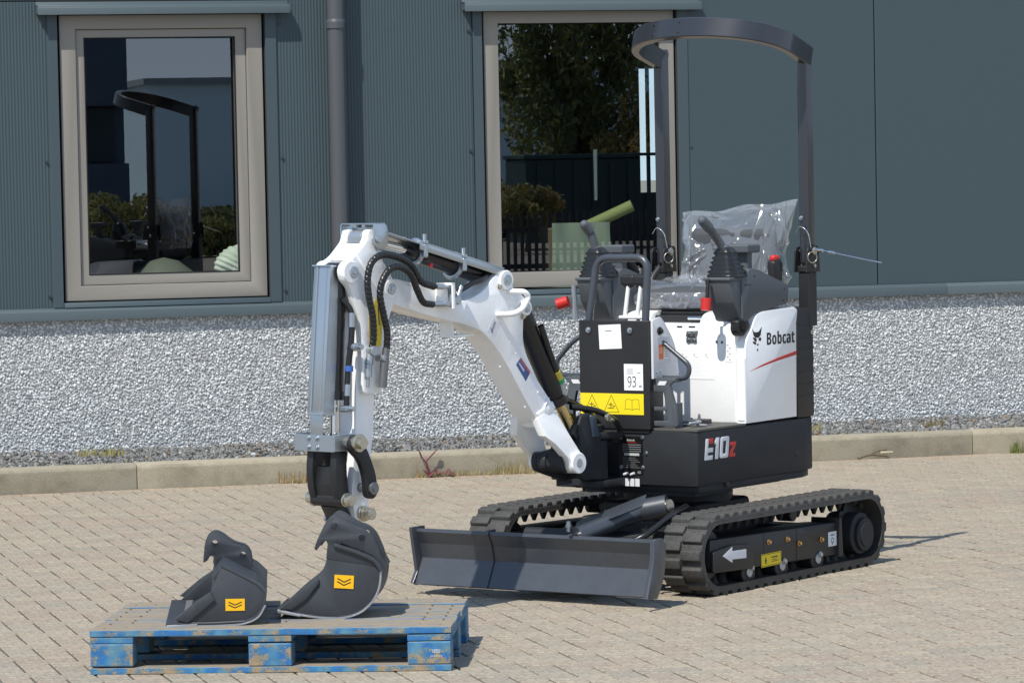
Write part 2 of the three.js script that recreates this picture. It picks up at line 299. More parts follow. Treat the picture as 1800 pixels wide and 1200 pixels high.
  pts.forEach(([x, y], i) => {
    const s = rr(0.005, 0.0095); o.position.set(x, y, rr(-0.003, 0.0008)); o.rotation.set(rr(-0.5, 0.5), rr(-0.5, 0.5), rr(0, 6)); o.scale.set(s * 1.15, s * rr(0.7, 1), s * rr(0.3, 0.5)); o.updateMatrix(); im.setMatrixAt(i, o.matrix);
    const k = Math.pow(rnd(), 0.9) * 0.42 + 0.31, w = rr(-0.012, 0.022); c.setRGB(k * 0.965 + w, k, k * 1.005 - w * 0.5); im.setColorAt(i, c);
  });
  im.name = 'pebble_dash'; im.userData.kind = 'stuff'; im.castShadow = im.receiveShadow = true; plinth.add(im);
}
// ---------------------------------------------------------------- what stands behind the camera (seen in the window panes) and inside the rooms
{
  const hall = thing('warehouse', 'long pale blue grey warehouse mirrored in the left window pane', 'building', [27.5, 0, 96], 0.1);
  part('wall', box(0, 60, 0, 4.5, 0, 12), mat(0.50, 0.68, 0.80, 0.6), hall);
  for (let i = 0; i < 10; i++) part('wall_seam', box(6 * i + 3, 6 * i + 3.05, 0, 4.5, -0.02, 0), mat(0.2, 0.25, 0.28, 0.6), hall);
  part('roof_edge', box(-0.2, 60.2, 4.5, 4.7, -0.2, 12.2), mat(0.22, 0.26, 0.29, 0.5), hall);
  const office = thing('office_building', 'dark navy office building at the left edge of the mirrored view in the left pane', 'building', [9.0, 0, 62], 0);
  part('wall', [box(0, 9.45, 0, 1.9, 0, 9), box(0, 9.45, 3.2, 4.9, 0, 9), box(0, 9.45, 1.9, 3.2, 0.4, 9)], mat(0.06, 0.1, 0.16, 0.5), office);
  for (let i = 0; i < 6; i++) part('window', box(0.5 + 1.5 * i, 1.7 + 1.5 * i, 1.95, 3.15, 0.3, 0.42), mat(0.05, 0.07, 0.09, 0.1), office);
  part('roof', box(-0.15, 9.5, 4.9, 5.05, -0.15, 9.1), mat(0.03, 0.035, 0.045, 0.5), office);
  const leafGeo = new THREE.BufferGeometry(); leafGeo.setAttribute('position', new THREE.Float32BufferAttribute([-0.5, 0, 0, 0.5, 0, 0, 0, 1, 0.15, -0.5, 0, 0, 0, 1, 0.15, 0, -0.6, 0.1], 3)); leafGeo.computeVertexNormals(); leafGeo.setAttribute('uv', new THREE.BufferAttribute(new Float32Array(12), 2));
  const leafy = (name, parent, n, fn, size, cols) => {
    const im = new THREE.InstancedMesh(leafGeo, new THREE.MeshPhysicalMaterial({ color: 0xffffff, roughness: 1, transmission: 0.45, thickness: 0, side: THREE.DoubleSide }), n), o = new THREE.Object3D(), c = new THREE.Color();
    for (let i = 0; i < n; i++) { const p = fn(); o.position.set(...p); o.rotation.set(rr(0, 6), rr(0, 6), rr(0, 6)); o.scale.setScalar(size * rr(0.6, 1.3)); o.updateMatrix(); im.setMatrixAt(i, o.matrix); const q = cols[Math.floor(rnd() * cols.length)], k = rr(0.7, 1.2); c.setRGB(q[0] * k, q[1] * k, q[2] * k); im.setColorAt(i, c); }
    im.name = name; im.castShadow = im.receiveShadow = true; im.userData.kind = 'stuff'; parent.add(im); return im;
  };
  const poplar = thing('poplar_tree', 'tall narrow poplar tree mirrored in the right window pane', 'tree', [22.3, 0, 58]);
  const limbs = [rod([0, 0, 0], [0.1, 10, 0], 0.26, 0.04, 12)];
  for (let i = 0; i < 26; i++) { const y = 1.2 + i * 0.33, a = i * 2.4, l = 1.0; limbs.push(rod([0.01 * y, y, 0], [Math.cos(a) * l, y + 1.4, Math.sin(a) * l], 0.05, 0.015, 6)); }
  part('trunk', limbs, mat(0.06, 0.05, 0.035, 0.9), poplar);
  const clumps = []; for (let i = 0; i < 150; i++) { const y = rr(0.9, 11.5), R = 1.55 * Math.min(1, (12.3 - y) / 4) * Math.min(1, 0.5 + y / 3), a = rr(0, 6.28), q = Math.sqrt(rnd()) * R; clumps.push([Math.cos(a) * q, y, Math.sin(a) * q, rr(0.25, 0.6)]); }
  leafy('crown', poplar, 42000, () => { const c = clumps[Math.floor(rnd() * clumps.length)], u = rr(-1, 1), a = rr(0, 6.28), s = Math.sqrt(1 - u * u), r = c[3] * Math.cbrt(rnd()); return [c[0] + s * Math.cos(a) * r, c[1] + u * r * 1.7, c[2] + s * Math.sin(a) * r]; }, 0.12, [[0.30, 0.36, 0.11], [0.2, 0.26, 0.09], [0.38, 0.38, 0.1], [0.16, 0.22, 0.1]]);
  const bush = thing('bush', 'round yellowish bush mirrored low beside the poplar in the right pane', 'bush', [23.9, 0, 56]);
  part('stem', [rod([0, 0, 0], [0.2, 1.6, 0], 0.08, 0.03, 8), rod([0, 0, 0], [-0.4, 1.5, 0.2], 0.06, 0.02, 8)], mat(0.06, 0.05, 0.035, 0.9), bush);
  leafy('foliage', bush, 12000, () => { const u = rr(-1, 1), a = rr(0, 6.28), s = Math.sqrt(1 - u * u), r = Math.cbrt(rnd()) * (1.1 + 0.35 * Math.sin(a * 5) * s + 0.2 * Math.sin(u * 9)); return [s * Math.cos(a) * r, 1.55 + u * r * 1.2, s * Math.sin(a) * r]; }, 0.1, [[0.42, 0.34, 0.09], [0.28, 0.25, 0.08], [0.5, 0.38, 0.1]]);
  const hedge = thing('hedge', 'low trimmed green hedge along the foot of the mirrored warehouse', 'hedge', [22, 0, 88]);
  part('core', box(0, 40, 0, 0.5, 0, 2.5, 0.2), mat(0.05, 0.07, 0.02, 0.9), hedge);
  const verge = thing('verge_bushes', 'row of loose green bushes mirrored behind the container in the right pane', 'bushes', [15, 0, 52]);
  part('core', box(0, 9, 0, 0.7, 0, 0.8, 0.3), mat(0.03, 0.04, 0.012, 0.9), verge);
  leafy('foliage', verge, 14000, () => { const x = rr(0, 9), h = 0.9 + 0.35 * Math.sin(x * 1.9) + 0.2 * Math.sin(x * 5.3); return [x, rr(0.05, 1) * h, rr(-0.5, 0.9)]; }, 0.1, [[0.3, 0.32, 0.09], [0.2, 0.25, 0.07], [0.4, 0.34, 0.1]]);
  leafy('foliage', hedge, 22000, () => [rr(0, 40), rr(0.05, 0.62), rr(-0.15, 2.6)], 0.12, [[0.16, 0.19, 0.045], [0.10, 0.13, 0.03], [0.2, 0.21, 0.05]]);
  const fence = thing('picket_fence', 'dark picket fence mirrored along the foot of the right pane', 'fence', [11.5, 0, 24]);
  for (let i = 0; i < 44; i++) part('picket', box(i * 0.09, i * 0.09 + 0.045, 0.05, 0.98 + rr(-0.03, 0.03), 0, 0.02, 0.004), mat(0.035, 0.04, 0.05, 0.6), fence);
  for (const y of [0.3, 0.75]) part('rail', box(-0.05, 4.0, y, y + 0.06, 0.021, 0.06, 0.004), mat(0.03, 0.035, 0.045, 0.6), fence);
  const cont = thing('container', 'dark teal container mirrored behind the picket fence in the right pane', 'container', [17.5, 0, 44]);
  const cm = mat(0.012, 0.04, 0.045, 0.55); part('body', box(0, 2.6, 0.1, 1.6, 0, 1.4, 0.03), cm, cont);
  for (let i = 0; i < 7; i++) part('rib', box(0.2 + i * 0.34, 0.3 + i * 0.34, 0.2, 1.52, -0.04, 0), cm, cont);
  part('lid', box(-0.04, 2.64, 1.6, 1.68, -0.05, 1.44, 0.02), cm, cont);
  const shrub = thing('shrub', 'low orange green shrub mirrored at the lower left of the right pane', 'bush', [16.95, 0, 42]);
  part('stem', [rod([0, 0, 0], [0.1, 0.8, 0], 0.04, 0.02, 8)], mat(0.06, 0.05, 0.035, 0.9), shrub);
  leafy('foliage', shrub, 5000, () => { const u = rr(-1, 1), a = rr(0, 6.28), s = Math.sqrt(1 - u * u), r = Math.cbrt(rnd()) * (0.36 + 0.14 * Math.sin(a * 3 + u * 4)); return [s * Math.cos(a) * r * 1.5, 0.72 + u * r, s * Math.sin(a) * r]; }, 0.07, [[0.36, 0.36, 0.1], [0.45, 0.3, 0.1], [0.24, 0.28, 0.08]]);
  // things in the rooms
  const roll = thing('fabric_roll', 'yellow green roll leaning behind the right window pane', 'roll', [0, 0, 0]);
  part('tube', rod([5.76, 1.26, -0.3], [6.1, 1.42, -0.18], 0.033, 0.033, 24), mat(0.32, 0.34, 0.13, 0.7), roll); part('core_end', rod([6.0995, 1.4198, -0.1803], [6.1015, 1.4208, -0.1792], 0.02, 0.02, 16), mat(0.08, 0.07, 0.05, 0.8), roll);
  const crate = thing('draped_crate', 'crate under a pale green cloth behind the right window pane', 'crate', [0, 0, 0]);
  const drape = new THREE.PlaneGeometry(0.34, 0.42, 24, 24), dp = drape.attributes.position; for (let i = 0; i < dp.count; i++) dp.setZ(i, 0.02 * Math.sin(dp.getX(i) * 42 + 2 * Math.sin(dp.getY(i) * 9)) * (0.6 - dp.getY(i))); drape.computeVertexNormals(); drape.translate(5.80, 1.12, -0.2);
  part('box', box(5.65, 5.96, 0.5, 1.3, -0.56, -0.23, 0.01), mat(0.25, 0.2, 0.13, 0.8), crate); part('cloth', drape, mat(0.3, 0.34, 0.27, 0.9), crate);
  const strip = thing('curtain_strip', 'narrow pale hanging curtain strip behind the middle of the right pane', 'curtain', [0, 0, 0]);
  part('cloth', rod([5.98, 1.45, -0.5], [5.98, 1.74, -0.5], 0.01, 0.012, 10), mat(0.85, 0.9, 0.86, 0.8), strip);
  const net = thing('net_bundle', 'pale green bundle of netting on the sill inside the left window', 'bundle', [0, 0, 0]);
  const ng = new THREE.SphereGeometry(0.13, 64, 48), np = ng.attributes.position; for (let i = 0; i < np.count; i++) { const k = 1 + 0.035 * Math.sin(np.getX(i) * 110 + np.getY(i) * 160) + 0.05 * Math.sin(np.getX(i) * 40 - np.getY(i) * 30); np.setXYZ(i, np.getX(i) * k, np.getY(i) * k * 0.8, np.getZ(i) * k * 0.8); } ng.computeVertexNormals();
  part('netting', ng.translate(3.86, 1.14, -0.3), mat(0.8, 0.85, 0.75, 0.9), net);
  const shelf = thing('window_shelf', 'low dark shelf inside below the left window', 'shelf', [0, 0, 0]);
  part('top', box(2.9, 3.98, 0.98, 1.02, -0.7, -0.12, 0.005), mat(0.08, 0.08, 0.085, 0.5), shelf); part('panel', box(2.92, 3.96, 0.5, 0.98, -0.68, -0.64), mat(0.07, 0.07, 0.07, 0.6), shelf);
  const disc = thing('round_shade', 'large grey round shade lying on the shelf inside the left window', 'shade', [0, 0, 0]);
  const dg = new THREE.LatheGeometry([[0.0, 0.16], [0.08, 0.14], [0.16, 0.08], [0.2, 0.0], [0.195, 0.0], [0.155, 0.075], [0.08, 0.13], [0, 0.15]].map((p) => new THREE.Vector2(...p)), 32);
  part('dome', dg.translate(3.46, 1.03, -0.4), mat(0.2, 0.2, 0.17, 0.6), disc);
}
// ---------------------------------------------------------------- the mini excavator (local axes: x to its left side, y up, z forward)
const whiteP = phys(0.92, 0.92, 0.92, 0.32, { map: smut, clearcoat: 0.4, clearcoatRoughness: 0.12, bumpMap: fineBump, bumpScale: 0.00008 });
const blackP = phys(0.04, 0.043, 0.048, 0.5, { map: scuff, specularIntensity: 0.35, bumpMap: fineBump, bumpScale: 0.0001 });
const blackSatin = mat(0.02, 0.0205, 0.022, 0.5, 0, { map: scuff, bumpMap: fineBump, bumpScale: 0.0002 });
const steelGrey = phys(0.058, 0.067, 0.082, 0.4, { map: scuff, clearcoat: 0.5, clearcoatRoughness: 0.25, bumpMap: fineBump, bumpScale: 0.00015 });
const plasticG = mat(0.08, 0.09, 0.1, 0.55, 0, { bumpMap: fineBump, bumpScale: 0.0003 });
const plasticB = mat(0.012, 0.012, 0.013, 0.5);
const hoseM = mat(0.014, 0.014, 0.015, 0.3);
const rubber = mat(0.064, 0.062, 0.058, 0.72, 0, { map: grain, bumpMap: fineBump, bumpScale: 0.0012 });
const zinc = mat(0.46, 0.50, 0.53, 0.3, 0.92, { bumpMap: fineBump, bumpScale: 0.0002 });
const zincDull = mat(0.42, 0.45, 0.47, 0.42, 0.8);
const chrome = mat(0.75, 0.75, 0.75, 0.12, 1);
const gold = mat(0.52, 0.49, 0.40, 0.3, 0.9);
const brass = mat(0.7, 0.42, 0.16, 0.3, 0.9);
const redP = mat(0.55, 0.025, 0.02, 0.4);
const redFlat = mat(0.55, 0.03, 0.02, 0.45);
const inkB = mat(0.012, 0.012, 0.014, 0.5);
const inkW = mat(0.72, 0.72, 0.74, 0.45);
const M = thing('mini_excavator', 'white and black tracked mini excavator with roll bar parked on the pavers', 'excavator', [4.4791, 0, 5.6648], -0.8699);
const font = await new FontLoader().loadAsync('fonts/droid/droid_sans_bold.typeface.json');
const P = (n, g, m, p = M, l) => part(n, g, m, p, l);
// flat things lying on a side that faces +x: shape drawn with right = towards the rear
const onSide = (g, x, z0, y0) => { g.rotateY(Math.PI / 2); g.translate(x, y0, z0); return g; };
const onFront = (g, x0, y0, z) => { g.translate(x0, y0, z); return g; };
const decalX = (w, h, x, zc, yc, tilt = 0) => { const g = new THREE.BoxGeometry(w, h, 0.0008); g.rotateZ(tilt); g.rotateY(Math.PI / 2); g.translate(x, yc, zc); return g; };
const decalZ = (w, h, xc, yc, z, tilt = 0) => { const g = new THREE.BoxGeometry(w, h, 0.0008); g.rotateZ(tilt); g.translate(xc, yc, z); return g; };
const xbolt = (x, z, y, r = 0.007, l = 0.006) => merge([pin(z, y, x, x + l * 0.3, r * 1.45, 16), hexPin(z, y, x + l * 0.3, x + l, r)]);
const zbolt0 = (x, y, z, r = 0.007, l = 0.006) => { const a = new THREE.CylinderGeometry(r * 1.45, r * 1.45, l * 0.3, 16), b = new THREE.CylinderGeometry(r * 0.85, r, l * 0.7, 6); b.translate(0, l * 0.45, 0); const g = merge([a, b]); g.rotateX(Math.PI / 2); g.translate(x, y, z + l * 0.15); return g; };
const zbolt = zbolt0;

// --- rubber tracks
{
  const yc = 0.155, zF = 0.545, zR = -0.6, R = 0.1425, S = zF - zR, per = 2 * S + 2 * Math.PI * R, N = 48;
  const at = (s, r) => { // position on the loop at arc length s, radius r: [z, y, angle of the outward normal]
    s = ((s % per) + per) % per;
    if (s < S) return [zR + s, yc + r, Math.PI / 2];
    s -= S; if (s < Math.PI * R) { const a = Math.PI / 2 - s / R; return [zF + Math.cos(a) * r, yc + Math.sin(a) * r, a]; }
    s -= Math.PI * R; if (s < S) return [zF - s, yc - r, -Math.PI / 2];
    s -= S; const a = -Math.PI / 2 - s / R; return [zR + Math.cos(a) * r, yc + Math.sin(a) * r, a];
  };
  const stadium = (r, P = new THREE.Shape()) => { P.moveTo(zR, yc + r); P.lineTo(zF, yc + r); P.absarc(zF, yc, r, Math.PI / 2, -Math.PI / 2, true); P.lineTo(zR, yc - r); P.absarc(zR, yc, r, -Math.PI / 2, -Math.PI * 1.5, true); return P; };
  const lugShape = (len, h, w) => { const s = shapeOf([[-len / 2, -0.004], [-len / 2 + 0.006, h], [len / 2 - 0.006, h], [len / 2, -0.004]], 0.003); const g = ext(s, w, 0.003, 3); return g; }; // x along path, y out, z across
  const gL = lugShape(0.046, 0.014, 0.0865), gBar = lugShape(0.016, 0.011, 0.17);
  const tooth = new THREE.CylinderGeometry(0.007, 0.026, 0.05, 4); tooth.rotateY(Math.PI / 4);
  const basis = (m, s, r, x) => { const [z, y, a] = at(s, r), n = new THREE.Vector3(0, Math.sin(a), Math.cos(a)), X = new THREE.Vector3(1, 0, 0), t = new THREE.Vector3().crossVectors(n, X); m.matrixAutoUpdate = true; m.quaternion.setFromRotationMatrix(new THREE.Matrix4().makeBasis(t, n, X)); m.position.set(x, y, z); };
  for (const sd of [1, -1]) {
    const x0 = sd > 0 ? 0.365 : -0.545;
    const sh = stadium(R); sh.holes.push(stadium(R - 0.02, new THREE.Path()));
    const g = ext(sh, 0.18, 0.004, 20); g.rotateY(-Math.PI / 2); g.translate(x0 + 0.18, 0, 0);
    const belt = P('rubber_track', boxUV(g), rubber);
    for (let i = 0; i < N; i++) {
      for (const [xo, off] of [[0.002, 0], [0.092, 0.5]]) { const m = P('tread_lug', gL, rubber, belt); basis(m, (i + off) / N * per, R - 0.001, x0 + xo); }
      const t = P('guide_tooth', tooth, rubber, belt); basis(t, (i + 0.25) / N * per, R - 0.04, x0 + 0.09); t.rotateX(Math.PI);
    }
    const X = (a, b) => sd > 0 ? [a, b] : [-b, -a];
    const fr = P('track_frame', [plate([[0.6, 0.215], [-0.3, 0.2], [-0.37, 0.196], [-0.37, 0.068], [0.56, 0.086], [0.6, 0.11]], ...X(0.40, 0.53), 0.004, 0.01), plate([[0.6, 0.172], [0.46, 0.185], [0.32, 0.178], [0.305, 0.165], [0.305, 0.08], [0.6, 0.09]], ...X(0.525, 0.546), 0.006, 0.01), plate([[0.57, 0.212], [-0.32, 0.2], [-0.32, 0.18], [0.57, 0.19]], ...X(0.42, 0.5), 0.003)], blackSatin);
    P('idler_wheel', [pin(zF + 0.02, yc, ...X(0.415, 0.495), 0.098), pin(zF + 0.02, yc, ...X(0.40, 0.515), 0.035)], blackSatin, fr);
    const spr = []; { const s = new THREE.Shape(); for (let i = 0; i < 44; i++) { const a = i / 44 * 2 * Math.PI, r = (i % 4 < 2) ? 0.112 : 0.096; i ? s.lineTo(Math.cos(a) * r, Math.sin(a) * r) : s.moveTo(Math.cos(a) * r, Math.sin(a) * r); } const q = ext(s, 0.03, 0.002); q.rotateY(-Math.PI / 2); q.translate(X(0.44, 0.47)[1], yc, zR + 0.01); spr.push(q); }
    P('drive_sprocket', spr, blackSatin, fr);
    P('drive_motor', [pin(-0.575, 0.135, ...X(0.39, 0.525), 0.085), pin(-0.59, 0.13, ...X(0.525, 0.54), 0.068), pin(-0.59, 0.13, ...X(0.54, 0.545), 0.05)], blackP, fr);
    P('motor_guard', plate([[-0.37, 0.215], [-0.385, 0.215], [-0.395, 0.06], [-0.37, 0.06]], ...X(0.41, 0.545), 0.003), blackSatin, fr);
    for (const z of [0.31, 0.06, -0.22]) { P('track_roller', [pin(z, 0.064, ...X(0.40, 0.452), 0.05), pin(z, 0.064, ...X(0.468, 0.525), 0.05), pin(z, 0.064, ...X(0.452, 0.468), 0.03)], blackSatin, fr); if (sd > 0) P('roller_bolt', [pin(z + 0.0, 0.066, 0.525, 0.531, 0.021), xbolt(0.531, z - 0.01, 0.082, 0.009, 0.01)], zincDull, fr); }
    P('top_roller', [pin(-0.1, 0.252, ...X(0.42, 0.49), 0.028)], blackSatin, fr);
    if (sd > 0) {
      for (const [z, y] of [[0.168, 0.169], [0.026, 0.167], [-0.066, 0.142], [-0.24, 0.141]]) P('grease_bolt', xbolt(0.53, z, y, 0.0075, 0.012), brass, fr);
      P('frame_seam', [box(0.53, 0.531, 0.07, 0.2, -0.052, -0.048), box(0.53, 0.531, 0.08, 0.205, 0.2, 0.204)], inkB, fr);
      P('arrow_sticker', plate([[0.535, 0.15], [0.465, 0.179], [0.465, 0.163], [0.362, 0.161], [0.362, 0.127], [0.465, 0.131], [0.465, 0.118]], 0.546, 0.547, 0.0002), inkW, fr, 'white arrow sticker pointing forward');
      P('warning_sticker', decalX(0.152, 0.051, 0.5308, 0.149, 0.1, 0.01), sticker(256, 88, (c, w, h) => { c.fillStyle = '#e0c400'; c.fillRect(0, 0, w, h); c.strokeStyle = '#222'; c.lineWidth = 3; c.strokeRect(6, 6, w - 12, h - 12); c.fillStyle = '#222'; c.beginPath(); c.moveTo(58, 18); c.lineTo(44, 50); c.lineTo(72, 50); c.fill(); c.fillRect(50, 48, 16, 20); c.fillRect(130, 26, 84, 9); c.fillRect(140, 44, 60, 5); c.fillRect(130, 56, 90, 5); }), fr, 'yellow warning sticker');
      P('tie_down_sticker', decalX(0.067, 0.058, 0.5308, -0.331, 0.135), sticker(128, 110, (c, w, h) => { c.fillStyle = '#cfd4d6'; c.fillRect(0, 0, w, h); c.strokeStyle = '#223'; c.lineWidth = 7; c.beginPath(); c.arc(64, 66, 18, 0, 7); c.stroke(); c.fillStyle = '#334'; c.fillRect(36, 20, 56, 9); c.fillRect(58, 84, 12, 14); }), fr, 'white tie down sticker');
    }
  }
}
// --- undercarriage, slew ring, dozer blade
P('undercarriage_frame', [box(-0.27, 0.27, 0.15, 0.255, -0.3, 0.3, 0.02), box(-0.22, 0.22, 0.24, 0.31, -0.22, 0.2, 0.02), box(-0.45, 0.45, 0.12, 0.2, 0.15, 0.28, 0.015), box(-0.45, 0.45, 0.12, 0.2, -0.3, -0.18, 0.015)], blackSatin);
{ const l = (a, b, y0, y1) => { const g = new THREE.CylinderGeometry(a, b, y1 - y0, 48); g.translate(0, (y0 + y1) / 2, -0.02); return g; }; const ring = P('slew_ring', [l(0.22, 0.22, 0.3, 0.345), l(0.2, 0.2, 0.345, 0.39)], blackSatin); for (let i = 0; i < 16; i++) { const a = i / 16 * 6.283; const g = new THREE.CylinderGeometry(0.008, 0.008, 0.016, 6); g.translate(Math.cos(a) * 0.21, 0.352, -0.02 + Math.sin(a) * 0.21); P('ring_bolt', g, zincDull, ring); } }
{
  const prof = [[0.952, 0.252], [0.998, 0.256], [1.002, 0.244], [0.978, 0.197], [0.966, 0.14], [1.016, 0.042], [1.0, 0.036], [0.95, 0.13], [0.958, 0.19], [0.97, 0.232]];
  const plateSharp = (pts, x0, x1) => { const g = new THREE.ExtrudeGeometry(shapeOf(pts), { depth: x1 - x0, bevelEnabled: false }); g.rotateY(-Math.PI / 2); g.translate(x1, 0, 0); return toCreasedNormals(g.index ? g.toNonIndexed() : g, 0.12); };
  const bl = P('dozer_blade', [plateSharp(prof, -0.562, 0.545), box(-0.55, 0.53, 0.19, 0.24, 0.91, 0.962, 0.004)], steelGrey);
  P('blade_wing', plate([[0.985, 0.262, 0.006], [1.046, 0.262, 0.006], [1.048, 0.19], [1.075, 0.115], [1.1, 0.046], [1.03, 0.04], [0.985, 0.105, 0.03], [0.968, 0.177, 0.03]], 0.545, 0.565, 0.002), steelGrey, bl);
  P('blade_wing', plate([[0.945, 0.262], [1.03, 0.262], [1.03, 0.25], [1.0, 0.09], [1.03, 0.046], [1.0, 0.034], [0.96, 0.08], [0.94, 0.16]], -0.575, -0.56, 0.002), steelGrey, bl);
  P('extension_joint', plate([[0.955, 0.262], [1.006, 0.262], [1.009, 0.245], [0.985, 0.197], [0.973, 0.14], [1.023, 0.042], [0.995, 0.036], [0.96, 0.12]], -0.226, -0.216, 0.001), steelGrey, bl);
  P('edge_notch', box(0.155, 0.17, 0.2475, 0.2595, 0.96, 1.004, 0.002), blackSatin, bl);
  for (const s of [-1, 1]) P('blade_arm', [plate([[0.955, 0.12], [0.955, 0.235], [0.82, 0.215], [0.36, 0.22], [0.36, 0.13], [0.8, 0.115]], s * 0.17 - 0.03, s * 0.17 + 0.03, 0.004, 0.01)], blackP);
  P('blade_cross_bar', [rod([-0.3, 0.21, 0.62], [0.3, 0.21, 0.62], 0.028), box(-0.2, 0.2, 0.13, 0.15, 0.4, 0.85, 0.004)], blackSatin);
  const cyl = P('blade_cylinder', [rod([0.06, 0.232, 0.8], [0.2, 0.322, 0.5], 0.036, 0.036, 24), rod([0.185, 0.311, 0.535], [0.28, 0.33, 0.5], 0.045, 0.045, 24)], steelGrey);
  P('rod', rod([0.02, 0.21, 0.9], [0.06, 0.232, 0.8], 0.016), chrome, cyl);
  P('cylinder_guard', slab([[-0.17, 0], [0.17, 0], [0.17, 0.07], [-0.17, 0.07]], -0.002, 0.004, 0.001).rotateX(-0.9).rotateZ(0.35).translate(0.13, 0.285, 0.7), steelGrey, cyl);
  P('pin_cap', [rod([0.27, 0.329, 0.505], [0.295, 0.331, 0.505], 0.026)], gold, cyl);
  P('grease_nipple', [rod([0.005, 0.245, 0.78], [0.005, 0.285, 0.78], 0.009), rod([0.005, 0.262, 0.78], [0.005, 0.272, 0.78], 0.013)], zinc, cyl);
  P('blade_hose', tube([[0.3, 0.32, 0.4], [0.33, 0.3, 0.55], [0.31, 0.24, 0.7], [0.24, 0.2, 0.75]], 0.013, 30), hoseM);
}
// --- lower house frame
const hf = P('house_frame', [
  plan([[0.37, -0.4], [0.37, 0.42, 0.012], [0.02, 0.42], [0.02, -0.2], [-0.02, -0.2], [-0.02, 0.36], [-0.37, 0.36, 0.03], [-0.37, -0.4], [-0.345, -0.5], [-0.27, -0.56], [-0.15, -0.58], [0.15, -0.58], [0.27, -0.56], [0.345, -0.5]], 0.4, 0.612, 0.004),
  plan([[0.36, -0.4], [0.36, 0.4, 0.012], [-0.36, 0.34, 0.03], [-0.36, -0.4], [-0.33, -0.49], [-0.15, -0.56], [0.15, -0.56], [0.33, -0.49]], 0.372, 0.4, 0.002),
  box(-0.25, 0.25, 0.352, 0.372, -0.4, 0.3), box(0.1, 0.33, 0.355, 0.372, 0.1, 0.38, 0.003)], blackP);
P('frame_cheek', [plate([[0.38, 0.605], [0.46, 0.595], [0.46, 0.565], [0.38, 0.56]], -0.09, 0.01, 0.003), plate([[0.38, 0.43], [0.5, 0.42], [0.5, 0.395], [0.38, 0.385]], -0.1, 0.01, 0.003), box(0.005, 0.02, 0.385, 0.6, 0.36, 0.42, 0.003)], blackP, hf);
for (const [z, y] of [[-0.335, 0.47], [0.2, 0.392]]) P('frame_bolt', xbolt(0.37, z, y, 0.008, 0.003), blackSatin, hf);
P('data_plate', decalZ(0.104, 0.15, 0.067, 0.513, 0.4215), sticker(208, 300, (c, w, h) => { c.fillStyle = '#0c0c0d'; c.fillRect(0, 0, w, h); c.fillStyle = '#c9c9c4'; c.font = 'bold 22px sans-serif'; c.fillText('Bobcat', 60, 36); c.fillStyle = '#9a2b20'; c.fillRect(60, 44, 90, 6); c.fillStyle = '#8d8f90'; for (let i = 0; i < 4; i++) c.fillRect(18, 62 + i * 17, 172, 5); c.fillStyle = '#b9bbb9'; c.fillRect(34, 130, 140, 20); for (let i = 0; i < 6; i++) { c.fillStyle = '#77797a'; c.fillRect(18, 166 + i * 15, 120 + (i % 3) * 20, 4); } c.fillStyle = '#d8d8d4'; c.font = 'bold 24px serif'; c.fillText('CE', 156, 288); }), hf, 'black data plate with white print');
for (const [x, y] of [[0.018, 0.583], [0.118, 0.585], [0.018, 0.467], [0.118, 0.468], [0.135, 0.525]]) P('rivet', zbolt(x, y, 0.421, 0.006, 0.006), zinc, hf);
P('key_tag', [decalZ(0.02, 0.03, 0.043, 0.408, 0.4215), decalZ(0.02, 0.03, 0.067, 0.408, 0.4215), decalZ(0.02, 0.03, 0.091, 0.408, 0.4215), rod([0.03, 0.438, 0.424], [0.05, 0.445, 0.424], 0.005), rod([0.06, 0.438, 0.424], [0.08, 0.445, 0.424], 0.005)], inkW, hf);
{ // model lettering, slanted
  const sl = (pts) => ext(shapeOf(pts.map(([x, y]) => [x + y * 0.14, y])), 0.0012, 0.0003);
  const W = (l, n, m) => P(n, l.map((p) => onSide(sl(p), 0.3705, 0.372, 0.4985)), m, hf);
  W([[[0.0, 0], [0.058, 0], [0.058, 0.017], [0.021, 0.017], [0.021, 0.029], [0.058, 0.029], [0.058, 0.046], [0.021, 0.046], [0.021, 0.083], [0.0, 0.083]]], 'letter', inkW);
  W([[[0.026, 0.062], [0.056, 0.062], [0.056, 0.083], [0.026, 0.083]]], 'letter', redFlat);
  W([[[0.078, 0], [0.1, 0], [0.1, 0.083], [0.078, 0.083], [0.068, 0.07], [0.068, 0.058], [0.078, 0.062]]], 'letter', inkW);
  { const s = shapeOf([[0.11, 0], [0.175, 0], [0.175, 0.083], [0.11, 0.083]].map(([x, y]) => [x + y * 0.14, y]), 0.012); s.holes.push(new THREE.Path([[0.131, 0.017], [0.131, 0.066], [0.154, 0.066], [0.154, 0.017]].map(([x, y]) => new THREE.Vector2(x + y * 0.14, y)))); P('letter', onSide(ext(s, 0.0012, 0.0003), 0.3705, 0.372, 0.4985), inkW, hf); }
  W([[[0.184, 0], [0.228, 0], [0.228, 0.014], [0.205, 0.014], [0.228, 0.044], [0.228, 0.058], [0.184, 0.058], [0.184, 0.044], [0.206, 0.044], [0.184, 0.014]]], 'letter', redFlat);
}
P('floor_plate', [plan([[0.372, 0.06], [0.372, 0.425, 0.015], [-0.372, 0.36, 0.03], [-0.372, 0.06]], 0.6125, 0.622, 0.002), box(0.18, 0.24, 0.622, 0.64, 0.1, 0.28, 0.004)], mat(0.09, 0.085, 0.075, 0.8), M);
